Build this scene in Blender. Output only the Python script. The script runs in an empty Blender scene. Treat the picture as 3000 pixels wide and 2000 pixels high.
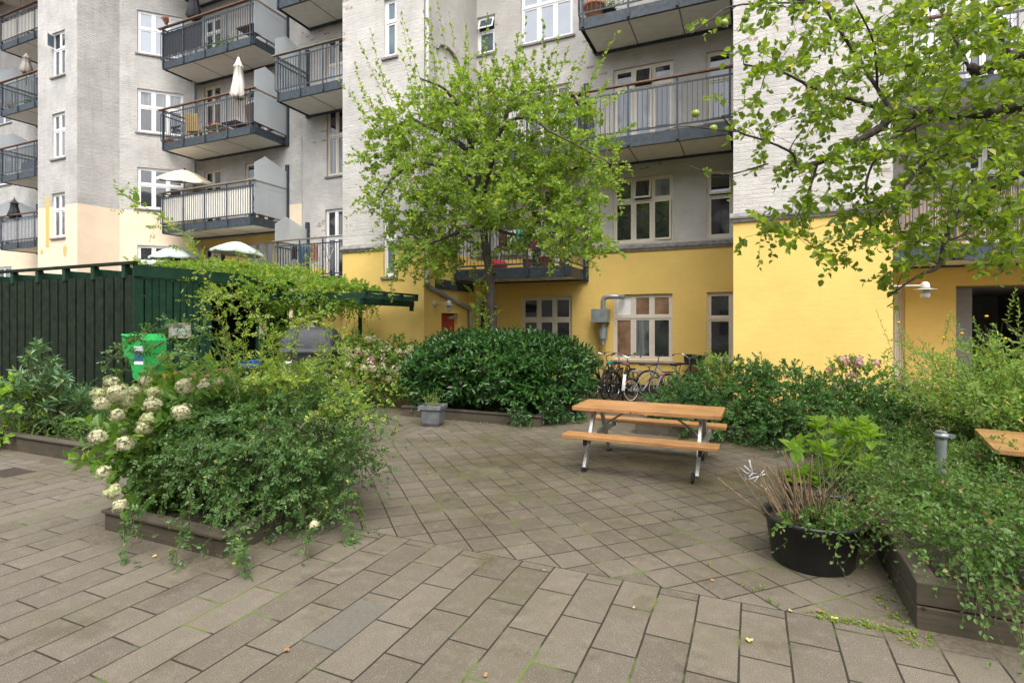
import bpy, math, random
import numpy as np
from mathutils import Vector, Matrix
random.seed(7); rng = np.random.default_rng(11)
R = math.radians; PI = math.pi
sc = bpy.context.scene
COL = sc.collection
# ---------------------------------------------------------------- camera, sky, sun, exposure
CAMH = 1.82; YAW = R(23.8); FPX = 1590.0; HOR = 946.0
cam_d = bpy.data.cameras.new('camera'); cam = bpy.data.objects.new('camera', cam_d); COL.objects.link(cam)
cam.location = (0, 0, CAMH); cam.rotation_euler = (R(90), 0, YAW)
cam_d.sensor_width = 36; cam_d.lens = FPX / 3000 * 36; cam_d.shift_y = (HOR - 1000) / 3000
cam_d.clip_start = 0.05; cam_d.clip_end = 400
sc.camera = cam
world = bpy.data.worlds.new('World'); sc.world = world; world.use_nodes = True
nt = world.node_tree; nt.nodes.clear()
sky = nt.nodes.new('ShaderNodeTexSky'); sky.sky_type = 'NISHITA'; sky.sun_disc = False
SUN_EL, SUN_AZ = R(60), R(148)      # azimuth clockwise from +Y
sky.sun_elevation = SUN_EL; sky.sun_rotation = SUN_AZ; sky.air_density = 1.0; sky.dust_density = 4.0; sky.ozone_density = 0.6
bg = nt.nodes.new('ShaderNodeBackground'); bg.inputs[1].default_value = 0.15
hsv = nt.nodes.new('ShaderNodeHueSaturation'); hsv.inputs['Saturation'].default_value = 0.3
wo = nt.nodes.new('ShaderNodeOutputWorld')
nt.links.new(sky.outputs[0], hsv.inputs['Color']); nt.links.new(hsv.outputs[0], bg.inputs[0]); nt.links.new(bg.outputs[0], wo.inputs[0])
sd = bpy.data.lights.new('sun', 'SUN'); sd.energy = 0.55; sd.angle = R(40); sd.color = (1, 0.96, 0.9)
sun = bpy.data.objects.new('sun', sd); COL.objects.link(sun)
dv = Vector((math.sin(SUN_AZ) * math.cos(SUN_EL), math.cos(SUN_AZ) * math.cos(SUN_EL), math.sin(SUN_EL)))
sun.rotation_euler = dv.to_track_quat('Z', 'Y').to_euler(); sun.location = dv * 40
sc.view_settings.view_transform = 'Standard'; sc.view_settings.look = 'None'
sc.view_settings.exposure = 1.62; sc.view_settings.gamma = 1
sc.cycles.max_bounces = 8; sc.cycles.diffuse_bounces = 5; sc.cycles.transparent_max_bounces = 12
# ---------------------------------------------------------------- geometry helpers
FW = np.array([-math.sin(YAW), math.cos(YAW), 0]); RT = np.array([math.cos(YAW), math.sin(YAW), 0])
def ray(x, y): return FW + RT * (x - 1500) / FPX + np.array([0, 0, (HOR - y) / FPX])
def _at(r, t): return np.array([0, 0, CAMH]) + r * t
def PY(x, y, Y): r = ray(x, y); return _at(r, Y / r[1])      # point seen at photo (x,y) on the plane Y
def PX(x, y, X): r = ray(x, y); return _at(r, X / r[0])
def PZ(x, y, z): r = ray(x, y); return _at(r, (z - CAMH) / r[2])
def PD(x, y, d): return _at(ray(x, y), d)                    # at distance d along the camera axis
def V(a): return np.array(a, float)
def nrm(v):
    v = np.asarray(v, float); return v / (np.linalg.norm(v, axis=-1, keepdims=True) + 1e-12)

class MB:
    def __init__(s): s.v = []; s.f = []; s.m = []; s.s = []; s.mi = 0; s.sm = False
    def add(s, vs, fs, m=None, sm=None):
        o = len(s.v); s.v.extend([tuple(map(float, q)) for q in vs])
        for f in fs: s.f.append([i + o for i in f]); s.m.append(s.mi if m is None else m); s.s.append(s.sm if sm is None else sm)
    def quad(s, a, b, c, d, m=None): s.add([a, b, c, d], [(0, 1, 2, 3)], m)
    def obox(s, c, ax, ay, az, m=None):       # centre and three half-axis vectors
        c, ax, ay, az = map(V, (c, ax, ay, az)); vs = []
        for k in (-1, 1):
            for j in (-1, 1):
                for i in (-1, 1): vs.append(c + ax * i + ay * j + az * k)
        fs = [(0, 2, 3, 1), (4, 5, 7, 6), (0, 1, 5, 4), (2, 6, 7, 3), (0, 4, 6, 2), (1, 3, 7, 5)]
        if np.dot(np.cross(ax, ay), az) < 0: fs = [f[::-1] for f in fs]
        s.add(vs, fs, m)
    def box(s, x0, x1, y0, y1, z0, z1, m=None):
        s.obox(((x0 + x1) / 2, (y0 + y1) / 2, (z0 + z1) / 2), (abs(x1 - x0) / 2, 0, 0), (0, abs(y1 - y0) / 2, 0), (0, 0, abs(z1 - z0) / 2), m)
    def beam(s, a, b, w, h, up=(0, 0, 1), m=None):
        a, b = V(a), V(b); d = b - a; L = np.linalg.norm(d); d = d / L; up = V(up)
        if abs(np.dot(d, up)) > .98: up = V((0, 1, 0)) if abs(d[1]) < .9 else V((1, 0, 0))
        sx = nrm(np.cross(d, up)); sz = np.cross(sx, d)
        s.obox((a + b) / 2, d * L / 2, sx * w / 2, sz * h / 2, m)
    def tube(s, pts, r, n=8, m=None, caps=True, sm=True):
        pts = [V(p) for p in pts]; k = len(pts)
        rs = [r] * k if np.isscalar(r) else list(r)
        d0 = nrm(pts[1] - pts[0]); ref = V((0, 0, 1)) if abs(d0[2]) < .9 else V((1, 0, 0))
        u = nrm(np.cross(d0, ref)); vs = []
        for i in range(k):
            d = nrm(pts[min(i + 1, k - 1)] - pts[max(i - 1, 0)])
            u = nrm(u - d * np.dot(u, d)); w = np.cross(d, u)
            for j in range(n):
                a = 2 * PI * j / n; vs.append(pts[i] + (u * math.cos(a) + w * math.sin(a)) * rs[i])
        fs = [(i * n + j, i * n + (j + 1) % n, (i + 1) * n + (j + 1) % n, (i + 1) * n + j) for i in range(k - 1) for j in range(n)]
        s.add(vs, fs, m, sm)
        if caps:
            s.add([vs[j] for j in range(n)][::-1], [tuple(range(n))], m, False)
            s.add([vs[(k - 1) * n + j] for j in range(n)], [tuple(range(n))], m, False)
    def lathe(s, prof, n=24, c=(0, 0, 0), M=None, m=None, sm=True, sx=1, sy=1):   # prof: (radius, z)
        vs = []
        for r, z in prof:
            for j in range(n):
                a = 2 * PI * j / n; vs.append(V((r * math.cos(a) * sx, r * math.sin(a) * sy, z)))
        if M is not None: vs = [M @ q for q in vs]
        vs = [q + V(c) for q in vs]
        s.add(vs, [(i * n + j, i * n + (j + 1) % n, (i + 1) * n + (j + 1) % n, (i + 1) * n + j) for i in range(len(prof) - 1) for j in range(n)], m, sm)
    def torus(s, c, nv, Rr, r, n=28, k=8, m=None):
        c = V(c); nv = nrm(V(nv)); ref = V((0, 0, 1)) if abs(nv[2]) < .9 else V((1, 0, 0)); u = nrm(np.cross(nv, ref)); w = np.cross(nv, u); vs = []
        for i in range(n):
            a = 2 * PI * i / n; d = u * math.cos(a) + w * math.sin(a)
            for j in range(k):
                b = 2 * PI * j / k; vs.append(c + d * (Rr + r * math.cos(b)) + nv * r * math.sin(b))
        s.add(vs, [(i * k + j, i * k + (j + 1) % k, ((i + 1) % n) * k + (j + 1) % k, ((i + 1) % n) * k + j) for i in range(n) for j in range(k)], m, True)
    def prism(s, poly, ex, m=None):           # planar polygon (list of 3D) extruded by vector ex
        n = len(poly); a = [V(p) for p in poly]; b = [p + V(ex) for p in a]
        s.add(a + b, [tuple(range(n))[::-1], tuple(range(n, 2 * n))] + [(i, (i + 1) % n, n + (i + 1) % n, n + i) for i in range(n)], m)
    def build(s, name, mats, parent=None, label=None, bevel=0, fix=False):
        me = bpy.data.meshes.new(name); me.from_pydata(s.v, [], s.f)
        if not isinstance(mats, (list, tuple)): mats = [mats]
        for q in mats: me.materials.append(q)
        me.polygons.foreach_set('material_index', np.array(s.m, dtype=np.int32) if len(mats) > 1 else np.zeros(len(s.f), dtype=np.int32))
        me.polygons.foreach_set('use_smooth', np.array(s.s, dtype=bool)); me.update()
        o = bpy.data.objects.new(name, me); COL.objects.link(o)
        if parent is not None: o.parent = parent
        if bevel:
            b = o.modifiers.new('bevel', 'BEVEL'); b.width = bevel; b.segments = 2; b.limit_method = 'ANGLE'; b.angle_limit = R(40)
        if label: o['label'] = label
        return o
def empty(name, label, cat, loc=(0, 0, 0), rz=0, group=None):
    o = bpy.data.objects.new(name, None); COL.objects.link(o); o.empty_display_size = .2
    o.location = loc; o.rotation_euler = (0, 0, rz); return tag(o, label, cat, group)
def tag(o, label, cat=None, group=None):
    o['label'] = label
    if cat: o['category'] = cat
    if group: o['group'] = group
    return o
def kind(o, k, label=None):
    o['kind'] = k
    if label: o['label'] = label
    return o
def fastmesh(name, verts, faces4, mat, parent=None, smooth=False):   # numpy quads/tris of equal size
    me = bpy.data.meshes.new(name); nv = len(verts); nf, k = faces4.shape
    me.vertices.add(nv); me.vertices.foreach_set('co', verts.astype(np.float32).ravel())
    me.loops.add(nf * k); me.loops.foreach_set('vertex_index', faces4.astype(np.int32).ravel())
    me.polygons.add(nf); me.polygons.foreach_set('loop_start', np.arange(0, nf * k, k, dtype=np.int32))
    try: me.polygons.foreach_set('loop_total', np.full(nf, k, dtype=np.int32))
    except Exception: pass
    me.polygons.foreach_set('use_smooth', np.full(nf, smooth, dtype=bool))
    me.materials.append(mat); me.update(calc_edges=True)
    o = bpy.data.objects.new(name, me); COL.objects.link(o)
    if parent is not None: o.parent = parent
    return o
# ---------------------------------------------------------------- material helpers
class NT:
    def __init__(s, name):
        s.mat = bpy.data.materials.new(name); s.mat.use_nodes = True; s.t = s.mat.node_tree; s.t.nodes.clear()
        s.out = s.n('OutputMaterial'); s.b = s.n('BsdfPrincipled'); s.l(s.b.outputs[0], s.out.inputs[0])
    def n(s, t, **kw):
        q = s.t.nodes.new('ShaderNode' + t)
        for k, v in kw.items():
            if k in q.inputs: q.inputs[k].default_value = v
            else: setattr(q, k, v)
        return q
    def l(s, a, b): s.t.links.new(a, b)
    def set(s, k, v): s.b.inputs[k].default_value = v
    def pos(s): return s.n('NewGeometry').outputs['Position']
    def noise(s, vec, scale, detail=4, rough=.55, dist=0):
        q = s.n('TexNoise', Scale=scale, Detail=detail, Roughness=rough, Distortion=dist); s.l(vec, q.inputs['Vector']); return q.outputs['Fac']
    def ramp(s, fac, stops, interp='LINEAR'):
        q = s.n('ValToRGB'); e = q.color_ramp.elements; q.color_ramp.interpolation = interp
        while len(e) < len(stops): e.new(0.5)
        for el, (p, c) in zip(e, stops): el.position = p; el.color = (c if hasattr(c, '__len__') else (c, c, c)) if (hasattr(c, '__len__') and len(c) == 4) else ((*c, 1) if hasattr(c, '__len__') else (c, c, c, 1))
        s.l(fac, q.inputs[0]); return q.outputs[0]
    def mix(s, fac, a, b, mode='MIX'):
        q = s.n('Mix'); q.data_type = 'RGBA'; q.blend_type = mode
        for sock, val in ((q.inputs[0], fac), (q.inputs[6], a), (q.inputs[7], b)):
            if hasattr(val, 'is_output'): s.l(val, sock)
            elif hasattr(val, '__len__'): sock.default_value = (*val, 1) if len(val) == 3 else val
            else: sock.default_value = val
        return q.outputs[2]
    def math(s, op, a, b=0.0, c=0.0, clamp=False):
        q = s.n('Math'); q.operation = op; q.use_clamp = clamp
        for i, val in enumerate((a, b, c)):
            if hasattr(val, 'is_output'): s.l(val, q.inputs[i])
            else: q.inputs[i].default_value = val
        return q.outputs[0]
    def bump(s, h, strength=.3, dist=.01, prev=None):
        q = s.n('Bump', Strength=strength, Distance=dist); s.l(h, q.inputs['Height'])
        if prev is not None: s.l(prev, q.inputs['Normal'])
        s.l(q.outputs[0], s.b.inputs['Normal']); return q.outputs[0]
    def col(s, c): 
        if hasattr(c, 'is_output'): s.l(c, s.b.inputs['Base Color'])
        else: s.b.inputs['Base Color'].default_value = (*c, 1)
def simple(name, c, rough=.6, metal=0, var=.12, scale=14, bump=.15, spec=.5, c2=None, obj=False):
    m = NT(name); v = m.pos()
    if obj: v = m.n('TexCoord').outputs['Object']
    f = m.noise(v, scale, 5); d = m.ramp(f, [(.3, 0.0), (.7, 1.0)])
    a = tuple(min(1, q * (1 - var)) for q in c); b = c2 or tuple(min(1, q * (1 + var)) for q in c)
    m.col(m.mix(d, a, b)); m.set('Roughness', rough); m.set('Metallic', metal); m.set('Specular IOR Level', spec)
    if bump: m.bump(f, bump, .01)
    return m.mat
def wallvec(m):       # (distance along the wall, height, 0) on any upright wall
    g = m.n('NewGeometry'); c = m.n('VectorMath', operation='CROSS_PRODUCT'); m.l(g.outputs['True Normal'], c.inputs[0]); c.inputs[1].default_value = (0, 0, 1)
    d = m.n('VectorMath', operation='DOT_PRODUCT'); m.l(c.outputs[0], d.inputs[0]); m.l(g.outputs['Position'], d.inputs[1])
    sp = m.n('SeparateXYZ'); m.l(g.outputs['Position'], sp.inputs[0]); cb = m.n('CombineXYZ'); m.l(d.outputs['Value'], cb.inputs[0]); m.l(sp.outputs[2], cb.inputs[1])
    return cb.outputs[0], g.outputs['Position'], sp.outputs[2]
def painted_brick(name, c, stain=.25, brick=.5, patch=True, edge=None, rough=.9, big=.35, chips=.0, bmp=.8, splash=0):
    m = NT(name); wv, pos, z = wallvec(m)
    br = m.n('TexBrick', Scale=1.0); br.inputs['Brick Width'].default_value = .235; br.inputs['Row Height'].default_value = .078; br.inputs['Mortar Size'].default_value = .007; br.inputs['Mortar Smooth'].default_value = .6
    wob = m.n('VectorMath', operation='MULTIPLY_ADD'); nn = m.n('TexNoise', Scale=3.0, Detail=3.0); m.l(pos, nn.inputs['Vector']); m.l(nn.outputs['Color'], wob.inputs[0]); wob.inputs[1].default_value = (.02, .03, 0); m.l(wv, wob.inputs[2])
    m.l(wob.outputs[0], br.inputs['Vector'])
    mp = m.n('Mapping'); m.l(wv, mp.inputs[0]); mp.inputs['Scale'].default_value = (1, 4, 1)
    n1 = m.noise(wv, .9, 6, .65); n2 = m.noise(mp.outputs[0], 3.2, 6, .7); n3 = m.noise(wv, 26, 4, .6)
    mp2 = m.n('Mapping'); m.l(wv, mp2.inputs[0]); mp2.inputs['Scale'].default_value = (5, .45, 1); n4 = m.noise(mp2.outputs[0], 1.3, 5, .6)
    dk = tuple(q * (1 - stain) for q in c); lt = tuple(min(1, q * 1.1) for q in c)
    base = m.mix(m.ramp(n1, [(.35, 0.0), (.68, 1.0)]), dk, lt)
    base = m.mix(m.math('MULTIPLY', m.ramp(n2, [(.5, 0.0), (.72, 1.0)]), big), base, tuple(q * .62 for q in c))
    base = m.mix(m.math('MULTIPLY', m.ramp(n4, [(.55, 0.0), (.8, 1.0)]), big), base, tuple(q * .55 for q in c))
    if chips:         # single bricks whose whitewash has flaked off
        br2 = m.n('TexBrick', Scale=1.0); br2.inputs['Brick Width'].default_value = .235; br2.inputs['Row Height'].default_value = .078; br2.inputs['Mortar Size'].default_value = .006
        br2.inputs['Color1'].default_value = (0, 0, 0, 1); br2.inputs['Color2'].default_value = (1, 1, 1, 1); br2.inputs['Mortar'].default_value = (0, 0, 0, 1); m.l(wv, br2.inputs['Vector'])
        area = m.ramp(m.noise(wv, .55, 2, .5), [(.52, 0.0), (.6, 1.0)]); one = m.ramp(br2.outputs['Color'], [(.90, 0.0), (.93, 1.0)])
        edge_n = m.ramp(m.noise(wv, 14, 3), [(.42, 0.0), (.5, 1.0)])
        base = m.mix(m.math('MULTIPLY', m.math('MULTIPLY', area, one), m.math('MULTIPLY', edge_n, chips)), base, (.2, .14, .1))
    if splash:
        sp_ = m.math('MULTIPLY', m.ramp(m.math('ADD', z, m.math('MULTIPLY', n4, .7)), [(.30, .55), (.75, 0.0)]), 1.0)
        base = m.mix(sp_, base, (.24, .17, .08)); sm_ = m.math('MULTIPLY', m.ramp(m.noise(wv, .5, 5, .7), [(.5, 0.0), (.75, 1.0)]), .3)
        base = m.mix(sm_, base, tuple(min(1, q * 1.12 + .03) for q in c))
    m.col(base); m.set('Roughness', rough); m.set('Specular IOR Level', .2)
    hh = m.math('ADD', m.math('MULTIPLY', br.outputs['Fac'], -brick), m.math('ADD', m.math('MULTIPLY', n3, .5), m.math('MULTIPLY', n2, .9)))
    m.bump(hh, bmp, .02); return m.mat
M = {}
M['grey'] = painted_brick('painted_grey_brick', (.53, .505, .47), stain=.2, brick=.3, chips=.7, big=.25)
M['greyL'] = painted_brick('rough_whitewashed_brick', (.53, .51, .48), stain=.22, brick=1.0, big=.6)
M['yellow'] = painted_brick('yellow_painted_wall', (.70, .49, .15), stain=.05, brick=.04, big=.10, bmp=.22, splash=1)
M['peach'] = painted_brick('peach_painted_wall', (.76, .61, .45), stain=.05, brick=.2, big=.06, bmp=.3)
M['ochre'] = simple('ochre_touch_up_paint', (.68, .42, .12), .9, scale=9)
M['cornice'] = simple('weathered_stone_moulding', (.2, .19, .18), .95, var=.4, scale=7, bump=.6)
M['sill'] = simple('weathered_sill', (.2, .18, .17), .8, var=.3, bump=.4)
M['sillpink'] = simple('pale_stone_sill', (.42, .35, .31), .8, var=.12)
M['white'] = simple('white_window_paint', (.80, .80, .79), .4, var=.04, bump=.05)
M['cream'] = simple('cream_window_paint', (.66, .60, .50), .45, var=.05, bump=.05)
M['rubber'] = simple('black_gasket', (.03, .03, .03), .7)
M['steel'] = simple('blue_grey_balcony_steel', (.022, .032, .042), .55, var=.3, scale=11, bump=.1, c2=(.045, .062, .078))
M['soffit'] = simple('pale_fibre_cement_soffit', (.74, .72, .67), .8, var=.06, scale=5)
M['deck'] = simple('old_deck_boards', (.13, .105, .085), .9, var=.4)
M['rail'] = simple('hardwood_handrail', (.17, .095, .06), .7, var=.35, scale=24)
M['railold'] = simple('greyed_handrail', (.2, .175, .14), .9, var=.5, scale=30, bump=.5)
def glass(name, c, rough=.03, ior=1.9, scale=1.2, var=.4):
    m = NT(name); f = m.noise(m.pos(), scale, 3)
    m.col(m.mix(m.ramp(f, [(.35, 0.0), (.65, 1.0)]), tuple(q * (1 - var) for q in c), tuple(q * (1 + var) for q in c)))
    m.set('Roughness', rough); m.set('IOR', ior); m.set('Specular IOR Level', .5); m.bump(m.noise(m.pos(), .7, 1), .03, .02); return m.mat
M['pane'] = glass('dark_window_glass', (.028, .03, .034))
def curtain():
    m = NT('glass_over_curtain'); wv, pos, z = wallvec(m); mp = m.n('Mapping'); m.l(wv, mp.inputs[0]); mp.inputs['Scale'].default_value = (16, .5, 1)
    f = m.noise(mp.outputs[0], 1.0, 4, .6, .4); g = m.noise(wv, .8, 2); k = m.ramp(g, [(.44, 0.0), (.5, 1.0)])  # curtain folds are painted as light and dark bands in the opaque pane
    m.col(m.mix(k, (.02, .022, .025), m.mix(m.ramp(f, [(.3, 0.0), (.7, 1.0)]), (.06, .065, .07), (.24, .25, .25)))); m.set('Roughness', .03); m.set('IOR', 1.8); m.bump(m.noise(pos, .7, 1), .03, .02); return m.mat
M['panegrey'] = curtain()
M['paneblind'] = glass('glass_over_pale_blind', (.42, .45, .50), ior=1.5, var=.06)
M['panewarm'] = glass('glass_painted_as_lit_room', (.22, .13, .08), ior=1.6, scale=2)  # lit room is painted as a warm colour of the opaque pane
M['panefrost'] = glass('frosted_glass', (.09, .13, .15), rough=.3, ior=1.6)
# ---------------------------------------------------------------- ground
def rect_sheet(name, x0, x1, y0, y1, z, mat, n=1):
    mb = MB(); mb.quad((x0, y0, z), (x1, y0, z), (x1, y1, z), (x0, y1, z)); return mb.build(name, mat)
def paving_mat():
    m = NT('concrete_paving'); pos = m.pos(); sp = m.n('SeparateXYZ'); m.l(pos, sp.inputs[0]); x, y = sp.outputs[0], sp.outputs[1]
    wob = m.n('TexNoise', Scale=2.2, Detail=2.0); m.l(pos, wob.inputs['Vector'])
    def comb(a, b): q = m.n('CombineXYZ'); m.l(a, q.inputs[0]); m.l(b, q.inputs[1]); v = m.n('VectorMath', operation='MULTIPLY_ADD'); m.l(wob.outputs['Color'], v.inputs[0]); v.inputs[1].default_value = (.012, .012, 0); m.l(q.outputs[0], v.inputs[2]); return v.outputs[0]
    # running bond, long seams along Y
    va = comb(m.math('ADD', y, .10), m.math('ADD', x, 1.075 + .006))
    a = m.n('TexBrick', Scale=1.0, offset=.5, squash=1.0); a.inputs['Brick Width'].default_value = .513; a.inputs['Row Height'].default_value = .2565; m.l(va, a.inputs['Vector'])
    # squares at 45 degrees
    s2 = 1 / math.sqrt(2); u = m.math('MULTIPLY', m.math('ADD', m.math('ADD', x, 2.381), m.math('SUBTRACT', y, 3.835)), s2); w = m.math('MULTIPLY', m.math('SUBTRACT', m.math('SUBTRACT', y, 3.835), m.math('ADD', x, 2.381)), s2)
    vb = comb(m.math('ADD', u, 0), m.math('ADD', w, 0)); b = m.n('TexBrick', Scale=1.0, offset=0.0, squash=1.0); b.inputs['Brick Width'].default_value = .2594; b.inputs['Row Height'].default_value = .2594; m.l(vb, b.inputs['Vector'])
    for q in (a, b):
        q.inputs['Mortar Size'].default_value = .0066; q.inputs['Mortar Smooth'].default_value = .3; q.inputs['Bias'].default_value = 0
        q.inputs['Color1'].default_value = (0, 0, 0, 1); q.inputs['Color2'].default_value = (1, 1, 1, 1); q.inputs['Mortar'].default_value = (.5, .5, .5, 1)
    # the squares fill the diamond court, the running bond everything south and west of it
    inb = m.math('MULTIPLY', m.math('GREATER_THAN', y, 3.838), m.math('GREATER_THAN', x, -5.02))
    border = m.math('LESS_THAN', m.math('ABSOLUTE', m.math('SUBTRACT', y, 3.838)), .0042)
    jt = m.math('ADD', m.math('MULTIPLY', b.outputs['Fac'], inb), m.math('MULTIPLY', a.outputs['Fac'], m.math('SUBTRACT', 1, inb)))
    jt = m.math('MAXIMUM', jt, border)
    tint = m.mix(inb, a.outputs['Color'], b.outputs['Color'])
    n1 = m.noise(pos, 1.1, 5, .6); n2 = m.noise(pos, 160, 3, .7); n3 = m.noise(pos, 9, 5, .65); n4 = m.noise(pos, .55, 4, .6)
    base = m.mix(tint, (.136, .116, .088), (.190, .163, .126))
    base = m.mix(m.ramp(n2, [(.38, 0.0), (.56, 1.0)]), m.mix(1.0, base, (.46, .44, .41), 'MULTIPLY'), base)
    vor = m.n('TexVoronoi', Scale=120.0); m.l(pos, vor.inputs['Vector']); vc = m.n('SeparateColor'); m.l(vor.outputs['Color'], vc.inputs[0])
    spk = m.math('MULTIPLY', m.math('LESS_THAN', vor.outputs['Distance'], .32), m.math('GREATER_THAN', vc.outputs[0], .72))
    base = m.mix(m.math('MULTIPLY', spk, .5), base, m.mix(vc.outputs[1], (.42, .38, .33), (.09, .085, .08)))
    spx = m.math('ADD', m.math('MULTIPLY', x, .5), m.math('MULTIPLY', y, -.35))
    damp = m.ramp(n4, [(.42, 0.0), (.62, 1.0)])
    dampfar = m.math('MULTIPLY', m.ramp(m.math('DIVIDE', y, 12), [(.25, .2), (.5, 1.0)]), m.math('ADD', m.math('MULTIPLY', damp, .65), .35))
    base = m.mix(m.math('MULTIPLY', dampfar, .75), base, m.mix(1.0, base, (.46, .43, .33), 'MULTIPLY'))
    algae = m.math('MULTIPLY', m.ramp(n1, [(.45, 0.0), (.68, 1.0)]), .45)
    base = m.mix(algae, base, (.10, .092, .045))
    base = m.mix(m.math('MULTIPLY', m.ramp(n3, [(.5, 0.0), (.75, 1.0)]), .25), base, (.25, .215, .17))
    moss = m.mix(m.ramp(m.noise(pos, 1.4, 4, .6), [(.52, 0.0), (.6, 1.0)]), (.026, .022, .015), (.10, .15, .022))
    col = m.mix(m.ramp(jt, [(.15, 0.0), (.6, 1.0)]), base, moss)
    dirt = None
    for (x0, x1, y0, y1) in ((-5.22, -3.74, 2.93, 4.35), (-6.25, -3.38, 8.86, 11.3), (-13.5, -7.85, 4.22, 5.9), (.9, 4.2, 3.93, 6.9), (-1.75, 2.4, 9.0, 10.3)):
        dx = m.math('SUBTRACT', m.math('ABSOLUTE', m.math('SUBTRACT', x, (x0 + x1) / 2)), (x1 - x0) / 2); dy = m.math('SUBTRACT', m.math('ABSOLUTE', m.math('SUBTRACT', y, (y0 + y1) / 2)), (y1 - y0) / 2)
        dd_ = m.math('MAXIMUM', dx, dy); dirt = dd_ if dirt is None else m.math('MINIMUM', dirt, dd_)
    nd = m.noise(pos, 4.5, 5, .65); dm = m.ramp(m.math('SUBTRACT', m.math('ADD', m.math('MULTIPLY', nd, .62), .02), m.math('MULTIPLY', dirt, 1.0)), [(.08, 0.0), (.16, .85)])
    col = m.mix(dm, col, m.mix(m.ramp(m.noise(pos, 30, 4, .7), [(.35, 0.0), (.65, 1.0)]), (.075, .06, .042), (.15, .125, .09)))
    n5 = m.noise(pos, 2.3, 6, .7); col = m.mix(m.math('MULTIPLY', m.ramp(n5, [(.56, 0.0), (.64, 1.0)]), .5), col, m.mix(1.0, col, (.62, .58, .5), 'MULTIPLY'))
    m.col(col); rg = m.ramp(m.math('ADD', m.math('MULTIPLY', dampfar, .6), m.math('MULTIPLY', n3, .2)), [(.1, .85), (.75, .42)]); m.l(rg, m.b.inputs['Roughness']); m.set('Specular IOR Level', .35)
    h = m.math('ADD', m.math('MULTIPLY', jt, -1.6), m.math('ADD', m.math('MULTIPLY', n2, .35), m.math('ADD', m.math('MULTIPLY', tint, .25), m.math('MULTIPLY', n1, .6))))
    m.bump(h, .7, .006); return m.mat
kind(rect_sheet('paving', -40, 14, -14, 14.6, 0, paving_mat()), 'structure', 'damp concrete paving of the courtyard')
kind(rect_sheet('ground', -150, 150, -150, 150, -.02, simple('earth', (.12, .10, .08), .95)), 'structure')
mb = MB()
mb.box(-1.0, -.49, 0, .25, 0, 0) if False else None
slab = MB(); slab.box(-2.357, -2.110, 2.36, 2.86, -.02, .007)
# ---------------------------------------------------------------- wall / window / balcony builders
def wall(name, parent, P0, P1, z0, z1, ops, mat, depth=.11, label=None):
    P0, P1 = V((*P0, 0)), V((*P1, 0)); L = np.linalg.norm(P1 - P0); u = (P1 - P0) / L; n = V((u[1], -u[0], 0))
    us = sorted({0.0, L, *[min(max(o[0], 0), L) for o in ops], *[min(max(o[1], 0), L) for o in ops]})
    zs = sorted({z0, z1, *[min(max(o[2], z0), z1) for o in ops], *[min(max(o[3], z0), z1) for o in ops]})
    mb = MB(); pt = lambda a, z, d=0: P0 + u * a + V((0, 0, z)) - n * d
    for i in range(len(us) - 1):
        for j in range(len(zs) - 1):
            cu, cz = (us[i] + us[i + 1]) / 2, (zs[j] + zs[j + 1]) / 2
            if any(o[0] < cu < o[1] and o[2] < cz < o[3] for o in ops): continue
            mb.quad(pt(us[i], zs[j]), pt(us[i + 1], zs[j]), pt(us[i + 1], zs[j + 1]), pt(us[i], zs[j + 1]))
    for o in ops:
        a, b, c, d = max(o[0], 0), min(o[1], L), max(o[2], z0), min(o[3], z1)
        if d <= c or b <= a: continue
        dd = o[4] if len(o) > 4 else depth
        mb.quad(pt(a, c), pt(a, d), pt(a, d, dd), pt(a, c, dd)); mb.quad(pt(b, c), pt(b, c, dd), pt(b, d, dd), pt(b, d))
        if o[3] <= z1: mb.quad(pt(a, d), pt(b, d), pt(b, d, dd), pt(a, d, dd))
        if o[2] >= z0: mb.quad(pt(a, c), pt(a, c, dd), pt(b, c, dd), pt(b, c))
    return mb.build(name, mat, parent, label)
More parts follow.
